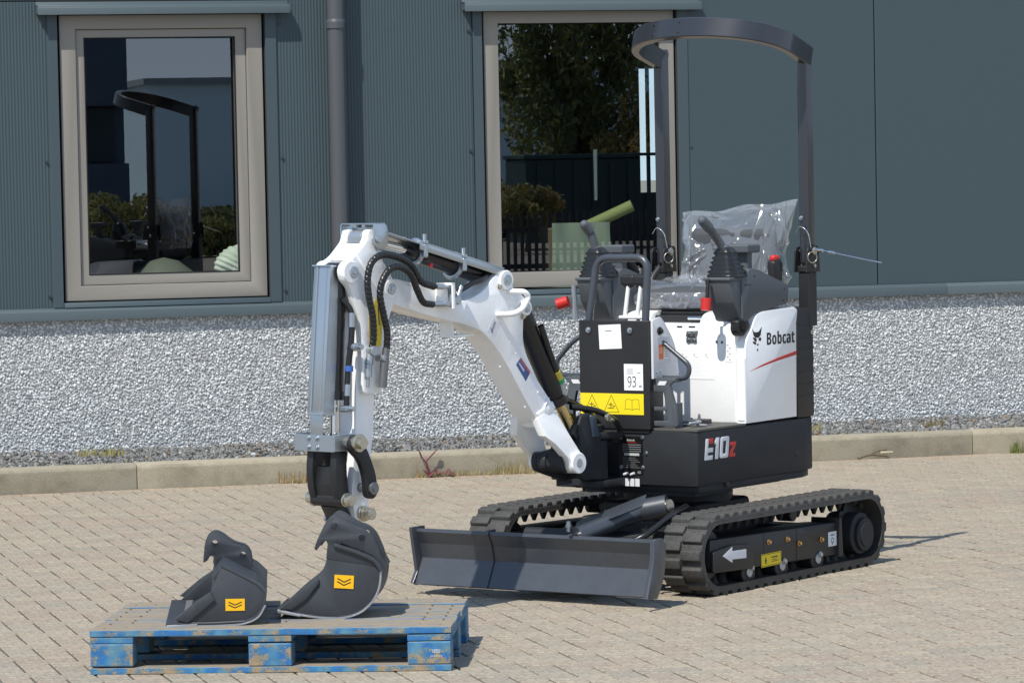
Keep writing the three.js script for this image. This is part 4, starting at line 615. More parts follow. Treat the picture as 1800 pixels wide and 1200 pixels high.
// --- the boom, arm and their cylinders stand swung a few degrees to the right of the house
{
  const ZS = 0.62, SW = 8 * Math.PI / 180, KZ = 0.842, KX = 1.1;
  const zm = (z) => ZS + (z - ZS) * KZ, ym = (y, z) => 1.65 + (y - 1.65) * (1 + 0.0158 * (z - ZS)), pm = (p) => [p[0] * KX, ym(p[1], p[2]), zm(p[2])];
  const turn = new THREE.Matrix4().makeTranslation(0, 0, ZS).multiply(new THREE.Matrix4().makeRotationY(-SW)).multiply(new THREE.Matrix4().makeTranslation(0, 0, -ZS));
  const P = (n, g, m, p = M, l) => { const o = P0(n, g, m, p, l); o.geometry.applyMatrix4(turn); return o; };
  const plate = (pts, a, b, bev, r, h) => plate0(pts.map((p) => [zm(p[0]), ym(p[1], p[0]), p[2]]), a * KX, b * KX, bev, r, h);
  const pin = (z, y, a, b, r, n) => pin0(zm(z), ym(y, z), a * KX, b * KX, r * 0.97, n), hexPin = (z, y, a, b, r) => hexPin0(zm(z), ym(y, z), a * KX, b * KX, r * 0.97);
  const box = (a, b, c, d, e, f, r) => box0(a * KX, b * KX, ym(c, e), ym(d, e), zm(e), zm(f), r);
  const rod = (a, b, ...o) => rod0(pm(a), pm(b), ...o), tube = (l, ...o) => tube0(l.map(pm), ...o), bent = (l, ...o) => bent0(l.map(pm), ...o);
  const xbolt = (x, z, y, r = 0.007, l = 0.006) => merge([pin(z, y, x, x + l * 0.3, r * 1.45, 16), hexPin(z, y, x + l * 0.3, x + l, r)]);
  const zb0 = zbolt0; const zbolt = (x, y, z, r, l) => zb0(x * KX, ym(y, z), zm(z), r, l);
// --- boom
{
  const out = [[0.93, 0.735], [1.042, 0.845], [1.116, 0.949, 0.05], [1.135, 0.997, 0.05], [1.13, 1.076, 0.01], [1.108, 1.115, 0.02], [1.112, 1.16, 0.03], [1.186, 1.19, 0.01], [1.21, 1.245, 0.025], [1.262, 1.268, 0.03], [1.31, 1.252, 0.03], [1.37, 1.205, 0.05], [1.44, 1.176, 0.06], [1.596, 1.153, 0.05], [1.69, 1.226, 0.04], [1.78, 1.231, 0.05], [1.95, 1.262, 0.025], [2.008, 1.25, 0.03], [2.016, 1.21, 0.03], [1.99, 1.18, 0.02], [1.909, 1.158, 0.04], [1.783, 1.126, 0.1], [1.633, 1.1, 0.08], [1.502, 1.077, 0.08], [1.405, 1.048, 0.06], [1.348, 1.011, 0.05], [1.291, 0.964, 0.05], [1.233, 0.904, 0.08], [1.158, 0.814, 0.08], [1.053, 0.694], [1.0, 0.66]];
  const boom = P('boom', [plate(out, -0.055, 0.055, 0.003)], whiteP);
  // fork at the foot: two legs that spread to the pin
  for (const s of [1, -1]) {
    const leg = plate([[1.06, 0.70], [0.955, 0.755], [0.925, 0.72], [0.875, 0.625], [0.8, 0.535, 0.03], [0.81, 0.495, 0.03], [0.845, 0.478, 0.03], [0.885, 0.49, 0.03], [0.9, 0.535, 0.02], [0.985, 0.6], [1.04, 0.635]], 0, 0.034, 0.004);
    const p = leg.attributes.position; // lean the leg outwards towards the pin
    for (let i = 0; i < p.count; i++) { const t = Math.min(1, Math.max(0, (0.72 - p.getY(i)) / 0.13)); p.setX(i, s * (0.023 + t * 0.046 + (s > 0 ? p.getX(i) : 0.0374 - p.getX(i)) * 1)); }
    if (s < 0) { const a = p.array; for (let i = 0; i < a.length; i += 9) for (let k = 0; k < 3; k++) { const v = a[i + 3 + k]; a[i + 3 + k] = a[i + 6 + k]; a[i + 6 + k] = v; } }
    leg.computeVertexNormals();
    P('boom_leg', toCreasedNormals(leg, 0.5), whiteP, boom);
    P('leg_boss', pin(0.842, 0.519, s > 0 ? 0.055 : -0.105, s > 0 ? 0.105 : -0.055, 0.042), whiteP, boom);
    P('pivot_pin', pin(0.842, 0.519, s > 0 ? 0.1 : -0.107, s > 0 ? 0.107 : -0.1, 0.018), zinc, boom);
  }
  P('leg_web', [plate([[1.06, 0.72], [0.95, 0.76], [0.93, 0.735], [1.02, 0.665]], -0.06, 0.06, 0.004)], whiteP, boom);
  P('weld_bead', [tube([[0.058, 0.775, 0.975], [0.057, 0.745, 1.0], [0.057, 0.715, 1.005]], 0.004, 12, 6), tube([[0.058, 0.74, 0.945], [0.058, 0.755, 0.955]], 0.0035, 6, 6)], whiteP, boom);
  for (const [z, y, r] of [[1.244, 1.23, 0.022], [1.978, 1.226, 0.021], [1.118, 1.122, 0.018]]) { P('pin_boss', pin(z, y, 0.054, 0.064, r * 1.75), whiteP, boom); P('boom_pin', [pin(z, y, 0.064, 0.07, r), pin(z, y, 0.069, 0.073, r * 0.5)], zinc, boom); P('boom_pin', [pin(z, y, -0.07, -0.054, r)], zinc, boom); }
  P('pin_bolt', [xbolt(0.055, 1.285, 1.208, 0.008, 0.01), xbolt(0.055, 1.135, 1.09, 0.008, 0.01)], gold, boom);
  P('hose_guard_loop', bent([[0.058, 1.105, 1.3], [0.1, 1.105, 1.255], [0.1, 1.12, 1.2], [0.1, 1.165, 1.155], [0.1, 1.185, 1.18], [0.058, 1.188, 1.225]], 0.02, 0.011), whiteP, boom);
  P('boom_rivet', [[1.29, 0.91], [1.18, 0.955], [1.13, 0.75], [1.04, 0.80], [1.22, 1.0]].map(([z, y]) => pin(z, y, 0.054, 0.057, 0.005, 12)), whiteP, boom);
  P('hose_bracket', [plate([[1.70, 1.15], [1.63, 1.14], [1.63, 1.235, 0.01], [1.70, 1.235, 0.01]], 0.056, 0.066, 0.002), box(0.056, 0.1, 1.225, 1.235, 1.63, 1.645, 0.002), box(0.092, 0.1, 1.14, 1.235, 1.63, 1.645, 0.002), plate([[1.60, 1.145], [1.60, 1.19], [1.56, 1.2], [1.54, 1.16]], 0.05, 0.06, 0.003)], whiteP, boom);
  P('hose_fitting', [rod([0.08, 1.225, 1.725], [0.08, 1.222, 1.68], 0.0105), rod([0.085, 1.162, 1.75], [0.085, 1.16, 1.68], 0.0105), pin(1.58, 1.17, 0.06, 0.08, 0.018), rod([0.07, 1.17, 1.58], [0.07, 1.22, 1.55], 0.008), tube([[0.08, 1.222, 1.68], [0.078, 1.215, 1.62], [0.07, 1.19, 1.585]], 0.006, 12, 8), tube([[0.085, 1.16, 1.68], [0.08, 1.15, 1.62], [0.07, 1.165, 1.585]], 0.006, 12, 8)], zinc, boom);
  P('grey_pictogram', plate([[1.328, 1.092], [1.278, 1.07], [1.325, 1.022], [1.368, 1.046]], 0.0553, 0.0558, 0), mat(0.70, 0.71, 0.73, 0.45), boom, 'pale grey outlined pictogram sticker');
  P('pictogram_mark', [plate([[1.322, 1.08], [1.312, 1.076], [1.338, 1.04], [1.346, 1.044]], 0.0559, 0.0562, 0), plate([[1.345, 1.06], [1.35, 1.056], [1.336, 1.036], [1.33, 1.038]], 0.0559, 0.0562, 0)], mat(0.3, 0.3, 0.33, 0.5), boom);
  P('lift_chart_sticker', plate([[1.152, 0.937], [1.09, 0.88], [1.122, 0.846], [1.184, 0.912]], 0.0553, 0.0558, 0), mat(0.05, 0.09, 0.24, 0.45), boom, 'blue and red chart sticker');
  P('sticker_stripe', [plate([[1.152, 0.937], [1.09, 0.88], [1.098, 0.872], [1.16, 0.93]], 0.0559, 0.0562, 0)], mat(0.5, 0.14, 0.13, 0.45), boom); P('sticker_stripe', [plate([[1.163, 0.92], [1.13, 0.889], [1.136, 0.882], [1.168, 0.914]], 0.0559, 0.0562, 0)], mat(0.45, 0.5, 0.65, 0.45), boom);
  P('lower_bracket', [box(-0.03, 0.03, 1.03, 1.038, 1.42, 1.56, 0.002), box(-0.03, 0.03, 1.03, 1.09, 1.548, 1.556, 0.002)], whiteP, boom);
  // boom lift cylinder with its guard
  const bc = P('boom_cylinder', [rod([0, 1.12, 1.08], [0, 0.76, 0.84], 0.04, 0.04, 28), rod([0, 0.775, 0.85], [0, 0.745, 0.83], 0.045, 0.045, 28), plate([[1.06, 1.07], [1.02, 1.1], [0.80, 0.765], [0.845, 0.735]], -0.048, -0.042, 0.002)], hoseM);
  P('cylinder_rod', [rod([0, 0.76, 0.84], [0, 0.64, 0.745], 0.021)], mat(0.6, 0.48, 0.25, 0.2, 1), bc); P('rod_eye', pin(0.735, 0.63, -0.03, 0.03, 0.032), blackSatin, bc);
  P('hose_band', rod([0.035, 0.87, 0.885], [0.033, 0.84, 0.862], 0.0145), mat(0.5, 0.4, 0.05, 0.5), bc, 'yellow hose band'); P('hose_band', rod([0.033, 0.84, 0.862], [0.032, 0.825, 0.851], 0.0148), mat(0.03, 0.3, 0.1, 0.5), bc, 'green hose band');
  P('hose_fitting', [rod([0.032, 0.825, 0.851], [0.03, 0.775, 0.83], 0.013)], zincDull, bc);
  P('cylinder_hose', [tube([[0.045, 1.05, 1.0], [0.04, 0.95, 0.94], [0.035, 0.865, 0.882]], 0.012, 20)], hoseM, bc);
}
// --- dipper arm
{
  const arm = P('dipper_arm', [plate([[2.162, 1.08, 0.05], [2.175, 0.85], [2.182, 0.72], [2.2, 0.6, 0.05], [2.215, 0.5, 0.04], [2.19, 0.42, 0.035], [2.14, 0.405, 0.03], [2.112, 0.45, 0.03], [2.108, 0.52, 0.03], [2.098, 0.62, 0.05], [2.078, 0.70, 0.05], [2.062, 0.85], [2.052, 1.05], [2.04, 1.12], [2.08, 1.18], [2.16, 1.15]], -0.0375, 0.0375, 0.003)], whiteP);
  for (const s of [1, -1]) {
    const X = s > 0 ? [0.034, 0.0625] : [-0.0625, -0.034];
    P('arm_cheek', plate([[2.108, 1.44, 0.015], [2.05, 1.435, 0.02], [2.03, 1.38, 0.03], [2.03, 1.33, 0.04], [1.97, 1.27, 0.04], [1.94, 1.2, 0.03], [1.98, 1.15, 0.03], [2.03, 1.05, 0.06], [2.045, 0.86, 0.02], [2.16, 0.86, 0.02], [2.165, 1.1, 0.08], [2.2, 1.185, 0.06], [2.225, 1.24, 0.03], [2.262, 1.265, 0.025], [2.272, 1.3, 0.03], [2.255, 1.325, 0.03], [2.195, 1.345, 0.03], [2.12, 1.4, 0.02]], ...X, 0.003), whiteP, arm);
    P('cheek_boss', [pin(2.225, 1.293, s > 0 ? 0.0615 : -0.07, s > 0 ? 0.07 : -0.0615, 0.042)], whiteP, arm);
    P('arm_pin', [pin(2.215, 1.293, s > 0 ? 0.07 : -0.076, s > 0 ? 0.076 : -0.07, 0.022), pin(2.215, 1.293, s > 0 ? 0.075 : -0.079, s > 0 ? 0.079 : -0.075, 0.011)], zinc, arm);
    P('arm_pin', [pin(2.078, 1.403, s > 0 ? 0.062 : -0.072, s > 0 ? 0.072 : -0.062, 0.016)], zinc, arm);
  }
  P('front_web', plate([[2.2, 1.335], [2.12, 1.39], [2.1, 1.36], [2.185, 1.3]], -0.036, 0.036, 0.004), whiteP, arm);
  P('caution_strip', plate([[2.12, 1.135], [2.12, 1.03], [2.05, 1.025], [2.025, 1.19], [2.07, 1.2]], 0.0626, 0.0634, 0), mat(0.62, 0.47, 0.02, 0.45), arm, 'yellow warning sticker behind the hoses');
  P('caution_mark', [plate([[2.105, 1.1], [2.095, 1.08], [2.115, 1.08]], 0.0635, 0.0638, 0), plate([[2.06, 1.17], [2.055, 1.1], [2.061, 1.1], [2.066, 1.17]], 0.0635, 0.0638, 0)], inkB, arm);
  P('coupler', [rod([0.068, 1.0, 2.125], [0.068, 0.965, 2.135], 0.017, 0.017, 6), rod([0.068, 0.965, 2.135], [0.068, 0.92, 2.14], 0.014, 0.014, 18), rod([0.068, 0.92, 2.14], [0.068, 0.885, 2.143], 0.008, 0.0065, 14), pin(2.12, 1.012, 0.06, 0.09, 0.02), pin(2.075, 0.985, 0.06, 0.1, 0.012)], zincDull, arm);
  P('coupler', [rod([0.09, 1.02, 2.052], [0.088, 0.985, 2.06], 0.0135, 0.0135, 6), rod([0.088, 0.985, 2.06], [0.084, 0.88, 2.075], 0.016, 0.016, 18)], mat(0.2, 0.2, 0.2, 0.4, 0.7), arm);
  // bucket cylinder, its hoses and the channel guard in front of it
  const bcy = P('bucket_cylinder', [rod([0, 1.27, 2.225], [0, 0.86, 2.255], 0.032, 0.032, 24), rod([0, 0.875, 2.254], [0, 0.845, 2.256], 0.036, 0.036, 24), pin(2.222, 1.293, -0.034, 0.034, 0.036)], hoseM);
  P('cylinder_rod', rod([0, 0.86, 2.255], [0, 0.71, 2.262], 0.018), chrome, bcy);
  P('cylinder_hose', [tube([[0.03, 1.2, 2.235], [0.052, 1.15, 2.21], [0.056, 1.05, 2.22], [0.05, 0.95, 2.235], [0.05, 0.82, 2.25]], 0.011, 30)], hoseM, bcy);
  P('hose_band', rod([0.055, 0.965, 2.233], [0.055, 0.945, 2.235], 0.0145), mat(0.04, 0.12, 0.4, 0.5), bcy, 'blue hose band'); P('hose_fitting', [rod([0.056, 1.15, 2.212], [0.056, 1.1, 2.216], 0.013, 0.013, 12), rod([0.05, 0.9, 2.24], [0.05, 0.86, 2.245], 0.012, 0.012, 12), pin(2.215, 1.03, 0.04, 0.075, 0.015), xbolt(0.07, 2.2, 1.03, 0.012, 0.02), pin(2.26, 0.815, 0.03, 0.07, 0.013), xbolt(0.065, 2.25, 0.815, 0.01, 0.02)], zinc, bcy);
  const gq = (g) => g.translate(-0.04, 0, 0).rotateX(-0.1).translate(0, ym(0.803, 2.35), zm(2.35)), gs = slab([[-0.02, 0], [0.065, 0], [0.065, 0.53], [-0.02, 0.53]], -0.002, 0.002, 0.0006);
  const gd = P('cylinder_guard', [gs, box0(0.061, 0.065, 0, 0.53, -0.05, 0.001, 0.001), box0(-0.02, -0.016, 0, 0.53, -0.05, 0.001, 0.001), box0(-0.004, 0.004, 0.002, 0.528, -0.001, 0.006, 0.002), box0(0.044, 0.049, 0.002, 0.528, -0.001, 0.004, 0.0015), box0(-0.026, 0.07, 0.528, 0.534, -0.055, 0.008, 0.001), box0(-0.0, 0.068, -0.005, 0.004, -0.052, 0.008, 0.001)].map(gq), zinc);
  P('guard_plate', slab([[-0.06, 0], [0.004, 0], [0.004, 0.11], [-0.06, 0.11]], -0.0015, 0.0015, 0.0004).rotateX(-0.03).translate(0, ym(0.715, 2.335), zm(2.335)), zinc, gd);
  // bucket link: clevis bracket, near link, front link
  const cl = P('rod_clevis', [box(-0.125, 0.06, 0.668, 0.728, 2.335, 2.342, 0.003), box(0.054, 0.062, 0.668, 0.728, 2.22, 2.342, 0.003), box(-0.127, -0.119, 0.668, 0.728, 2.22, 2.342, 0.003)], zinc);
  for (const x of [-0.06, -0.02]) for (const y of [0.682, 0.714]) P('clevis_bolt', zbolt(x, y, 2.342, 0.0075, 0.008), zinc, cl);
  P('clevis_pin', [pin(2.25, 0.697, 0.06, 0.1, 0.026), pin(2.25, 0.697, 0.1, 0.112, 0.034), hexPin(2.25, 0.697, 0.112, 0.128, 0.024)], gold, cl);
  const lk = (x0, x1, nm) => P(nm, plate([[2.285, 0.7, 0.03], [2.262, 0.725, 0.03], [2.225, 0.725, 0.03], [2.175, 0.66, 0.06], [2.132, 0.58, 0.05], [2.123, 0.51, 0.03], [2.15, 0.49, 0.03], [2.192, 0.5, 0.03], [2.198, 0.575, 0.05], [2.23, 0.635, 0.05], [2.278, 0.668, 0.03]], x0, x1, 0.004), blackSatin);
  lk(0.07, 0.092, 'tipping_link'); lk(-0.092, -0.07, 'tipping_link');
  P('link_pin', [pin(2.158, 0.53, -0.095, 0.098, 0.018), pin(2.158, 0.53, 0.092, 0.104, 0.024), hexPin(2.158, 0.53, 0.104, 0.107, 0.012)], mat(0.2, 0.2, 0.21, 0.35, 0.7));
  const bl = P('bucket_link', [plate([[2.3, 0.675], [2.255, 0.675], [2.262, 0.6, 0.04], [2.25, 0.52, 0.03], [2.235, 0.475, 0.03], [2.285, 0.47, 0.03], [2.32, 0.52, 0.04], [2.33, 0.6, 0.05], [2.318, 0.67]], 0.025, 0.055, 0.004), plate([[2.3, 0.675], [2.255, 0.675], [2.262, 0.6, 0.04], [2.25, 0.52, 0.03], [2.235, 0.475, 0.03], [2.285, 0.47, 0.03], [2.32, 0.52, 0.04], [2.33, 0.6, 0.05], [2.318, 0.67]], -0.085, -0.055, 0.004), plate([[2.3, 0.61], [2.28, 0.615], [2.275, 0.49], [2.295, 0.48], [2.312, 0.55]], -0.056, 0.026, 0.003), pin(2.275, 0.497, -0.085, 0.055, 0.028)], blackSatin);
  P('link_bolt', [pin(2.275, 0.497, 0.055, 0.065, 0.026), pin(2.275, 0.497, 0.065, 0.088, 0.022), pin(2.275, 0.497, 0.0875, 0.0895, 0.01)], gold, bl); P('link_bolt', [pin(2.275, 0.497, -0.095, -0.085, 0.03), pin(2.275, 0.497, -0.12, -0.095, 0.02)], gold, bl);
  P('hitch_pin', [pin(2.15, 0.438, 0.036, 0.048, 0.03), pin(2.15, 0.438, 0.048, 0.06, 0.026), pin(2.15, 0.438, 0.06, 0.085, 0.022), pin(2.15, 0.438, 0.0845, 0.0865, 0.01)], gold, arm); P('hitch_pin', pin(2.15, 0.438, -0.085, -0.036, 0.024), gold, arm);
  P('hitch_hook', [plate([[2.25, 0.5], [2.2, 0.44], [2.19, 0.41], [2.24, 0.4], [2.29, 0.47]], -0.05, 0.02, 0.003)], blackSatin, arm); P('hitch_bolt', [pin(2.245, 0.425, -0.062, -0.05, 0.015)], zinc, arm);
}
// --- arm cylinder on top with guard plates, clamps and spiral wrapped hoses
{
  const ac = P('arm_cylinder', [rod([0, 1.352, 1.76], [0, 1.232, 1.25], 0.036, 0.036, 28), rod([0, 1.36, 1.79], [0, 1.345, 1.735], 0.04, 0.04, 28), pin(1.244, 1.23, -0.04, 0.04, 0.042)], hoseM);
  P('cylinder_rod', rod([0, 1.352, 1.76], [0, 1.403, 2.06], 0.018), chrome, ac); P('rod_eye', pin(2.078, 1.403, -0.03, 0.03, 0.036), zincDull, ac);
  const gp = P('guard_plate', [plate([[2.06, 1.445], [2.06, 1.439], [1.75, 1.371], [1.75, 1.377]], -0.055, 0.055, 0.001), plate([[1.785, 1.39], [1.785, 1.36], [1.25, 1.242], [1.25, 1.275]], 0.052, 0.056, 0.001), plate([[1.785, 1.39], [1.785, 1.36], [1.25, 1.242], [1.25, 1.275]], -0.056, -0.052, 0.001), plate([[1.785, 1.391], [1.785, 1.386], [1.25, 1.271], [1.25, 1.276]], -0.057, 0.057, 0.001)], zinc);
  P('guard_bow', [box(-0.078, 0.08, 1.456, 1.461, 2.03, 2.095, 0.002), plate([[2.1, 1.46], [2.03, 1.46], [2.012, 1.44], [2.015, 1.38], [2.05, 1.36], [2.1, 1.385]], 0.075, 0.08, 0.001, 0.012), plate([[2.1, 1.46], [2.03, 1.46], [2.012, 1.44], [2.015, 1.38], [2.05, 1.36], [2.1, 1.385]], -0.078, -0.073, 0.001, 0.012)], zinc, gp);
  P('bow_bolt', [pin(2.078, 1.403, 0.08, 0.088, 0.013), rod([-0.02, 1.456, 2.08], [-0.02, 1.446, 2.08], 0.01), rod([0.02, 1.456, 2.08], [0.02, 1.446, 2.08], 0.01)], zinc, gp);
  for (const t of [0.02, 0.5]) { const z = 1.76 + (1.25 - 1.76) * t, y = 1.352 + (1.232 - 1.352) * t; const tor = new THREE.TorusGeometry(0.043, 0.011, 10, 30); tor.rotateX(-0.23); tor.translate(0, ym(y, z), zm(z)); P('hose_clamp', [tor, box(0.03, 0.06, y - 0.02, y + 0.03, z - 0.013, z + 0.013, 0.006), box(-0.06, 0.06, y + 0.03, y + 0.042, z - 0.014, z + 0.014, 0.003), rod([0.05, y + 0.03, z], [0.05, y + 0.065, z], 0.008), rod([-0.05, y + 0.03, z], [-0.05, y + 0.055, z], 0.008)], zinc, ac); }
  P('red_tag', pin(1.7, 1.30, 0.035, 0.045, 0.009), redP, ac);
  // spiral wrap: a tube whose radius ripples along its length
  const wrap = (pts, r) => { const c = new THREE.CatmullRomCurve3(pts.map(pm).map(V)), L = c.getLength(), n = Math.round(L / 0.0028), k = 14, F = c.computeFrenetFrames(n), pos = [], idx = []; for (let i = 0; i <= n; i++) { const p = c.getPointAt(i / n); for (let j = 0; j <= k; j++) { const a = j / k * 2 * Math.PI, ph = (i / n * L / 0.017 + j / k) % 1, R = r * (ph < 0.16 ? 0.8 : 1); const v = p.clone().addScaledVector(F.normals[i], Math.cos(a) * R).addScaledVector(F.binormals[i], Math.sin(a) * R); pos.push(v.x, v.y, v.z); } if (i) for (let j = 0; j < k; j++) { const a = (i - 1) * (k + 1) + j, b = a + k + 1; idx.push(a, a + 1, b, b, a + 1, b + 1); } } const g = new THREE.BufferGeometry(); g.setAttribute('position', new THREE.Float32BufferAttribute(pos, 3)); g.setIndex(idx); g.computeVertexNormals(); return g; };
  P('wrapped_hose', wrap([[0.078, 1.224, 1.735], [0.085, 1.247, 1.826], [0.09, 1.306, 1.89], [0.092, 1.34, 1.988], [0.09, 1.347, 2.078], [0.09, 1.32, 2.135], [0.09, 1.267, 2.157], [0.09, 1.209, 2.153], [0.088, 1.132, 2.129], [0.08, 1.051, 2.118], [0.07, 1.0, 2.125]], 0.0128), hoseM);
  P('wrapped_hose', wrap([[0.085, 1.161, 1.755], [0.095, 1.173, 1.826], [0.1, 1.218, 1.869], [0.103, 1.274, 1.911], [0.104, 1.302, 1.975], [0.104, 1.297, 2.04], [0.103, 1.254, 2.088], [0.102, 1.207, 2.1], [0.1, 1.141, 2.079], [0.096, 1.076, 2.054], [0.09, 1.015, 2.05]], 0.0128), hoseM);
  P('plain_hose', tube([[0.02, 1.27, 1.3], [0.05, 1.24, 1.38], [0.055, 1.225, 1.46], [0.05, 1.2, 1.54]], 0.01, 24), hoseM);
}
}
// ---------------------------------------------------------------- clear plastic wrap over the seat
{
  const cover = thing('plastic_wrap', 'crumpled clear plastic wrap pulled over the excavator seat', 'plastic cover', [4.4791, 0, 5.6648], -0.8699);
  const film = new THREE.MeshPhysicalMaterial({ color: C(0.98, 0.985, 0.99), roughness: 0.08, transmission: 0.93, thickness: 0, ior: 1.9 });
  const creases = []; for (let i = 0; i < 95; i++) { const up = rnd() < 0.6; creases.push([rr(-1.2, 1.2), rr(0, 1), up ? rr(-0.4, 0.4) : rr(0, 6.28), rr(10, 40), rr(0.005, 0.018), rr(0.12, 0.5)]); }
  const crump = (a, b, c) => { let s = 0; for (const q of creases) { const t = (a - q[0]) * Math.cos(q[2]) + (b - q[1]) * Math.sin(q[2]), l = -(a - q[0]) * Math.sin(q[2]) + (b - q[1]) * Math.cos(q[2]), w = Math.abs(t) * q[3], m = 1 - Math.abs(l) / q[5]; if (w < 1 && m > 0) s += q[4] * (0.5 + 0.5 * Math.cos(Math.PI * w)) * Math.min(1, m * 2); } return s + 0.009 * fbm(a * 1.6, b * 2, c, 3); };
  const sheet = (nu, nv, fn) => { const pos = [], idx = []; for (let j = 0; j <= nv; j++) for (let i = 0; i <= nu; i++) pos.push(...fn(i / nu, j / nv)); for (let j = 0; j < nv; j++) for (let i = 0; i < nu; i++) { const a = j * (nu + 1) + i, b = a + nu + 1; idx.push(a, a + 1, b, b, a + 1, b + 1); } const g = new THREE.BufferGeometry(); g.setAttribute('position', new THREE.Float32BufferAttribute(pos, 3)); g.setIndex(idx); g.computeVertexNormals(); return g; };
  // bag over the backrest: a closed loop around it, sealed flat along the top
  const lerp = (a, b, t) => a + (b - a) * t;
  const bag = sheet(240, 150, (u, v) => {
    const a = u * 2 * Math.PI, top = Math.pow(v, 2.2), dz = lerp(0.085, 0.008, Math.min(1, top * 1.15)), zc = -0.44 - 0.04 * v;
    const hwL = v < 0.5 ? lerp(0.22, 0.205, v * 2) : lerp(0.205, 0.245, (v - 0.5) * 2), hwR = v < 0.5 ? lerp(0.25, 0.245, v * 2) : lerp(0.245, 0.31, (v - 0.5) * 2);
    const c = Math.cos(a), s = Math.sin(a), e = 0.5, x = Math.sign(c) * Math.pow(Math.abs(c), e) * (c > 0 ? hwR : hwL), z = Math.sign(s) * Math.pow(Math.abs(s), e) * dz;
    const k = crump(x * 4, v, s > 0 ? 1.3 : 4.4), yt = 1.468 + 0.022 * (x / 0.28) + 0.005 * Math.sin(x * 26) - 0.008 * Math.exp(-Math.pow((x + 0.1) * 9, 2));
    return [x + k * 0.25 * c, lerp(1.13, yt, v), zc + z + k * Math.sign(s) * (1 - 0.6 * top)];
  });
  part('backrest_wrap', bag, film, cover);
  const lap = sheet(200, 120, (u, v) => { const x = lerp(-0.22, 0.24, u), z = lerp(-0.5, -0.078, v), e = Math.max(0, Math.abs(x - 0.01) - 0.19) * 6, f = Math.max(0, z + 0.15); const k = crump(x * 4, v * 1.3, 8.1); return [x + 0.2 * k, 1.166 + 0.02 * Math.pow(x / 0.23, 2) + k - e * e * 0.35 - f * f * 14 - f * 0.35, z + 0.2 * k]; });
  part('cushion_wrap', lap, film, cover);
  part('cushion_wrap', sheet(100, 16, (u, v) => { const x = lerp(-0.215, 0.235, u), k = crump(x * 5, v * 0.5, 2.1); return [x, lerp(1.065, 1.132, v), -0.088 + 0.018 * Math.sin(v * 3.1) + k * 0.8]; }), film, cover);
}
// ---------------------------------------------------------------- pallet
const blueP = (k) => dtex(512, (u, v) => {
  const gr = vnoise(u * 1, v, 24, k) * 0.5 + vnoise(u, v * 1, 90, k + 1) * 0.3 + vnoise(u, v, 220, k + 2) * 0.2, w = vnoise(u, v, 7, k + 3) * 0.55 + vnoise(u, v, 23, k + 4) * 0.45;
  const scr = vnoise(u, v * 3 % 1, 60, k + 5) * 0.5 + vnoise(u, v, 110, k + 6) * 0.5, worn = Math.min(1, Math.max(0, (w * 0.72 + scr * 0.34 - 0.54) * 6)), fade = Math.min(1, Math.max(0, (vnoise(u, v, 11, k + 7) - 0.35) * 2.2)), b = [0.13 + 0.16 * fade + 0.05 * gr, 0.36 + 0.1 * fade + 0.1 * gr, 0.58 - 0.02 * fade + 0.1 * gr], t = [0.5 + 0.16 * gr, 0.44 + 0.13 * gr, 0.35 + 0.1 * gr];
  return b.map((c, i) => c + (t[i] - c) * worn);
}, true);
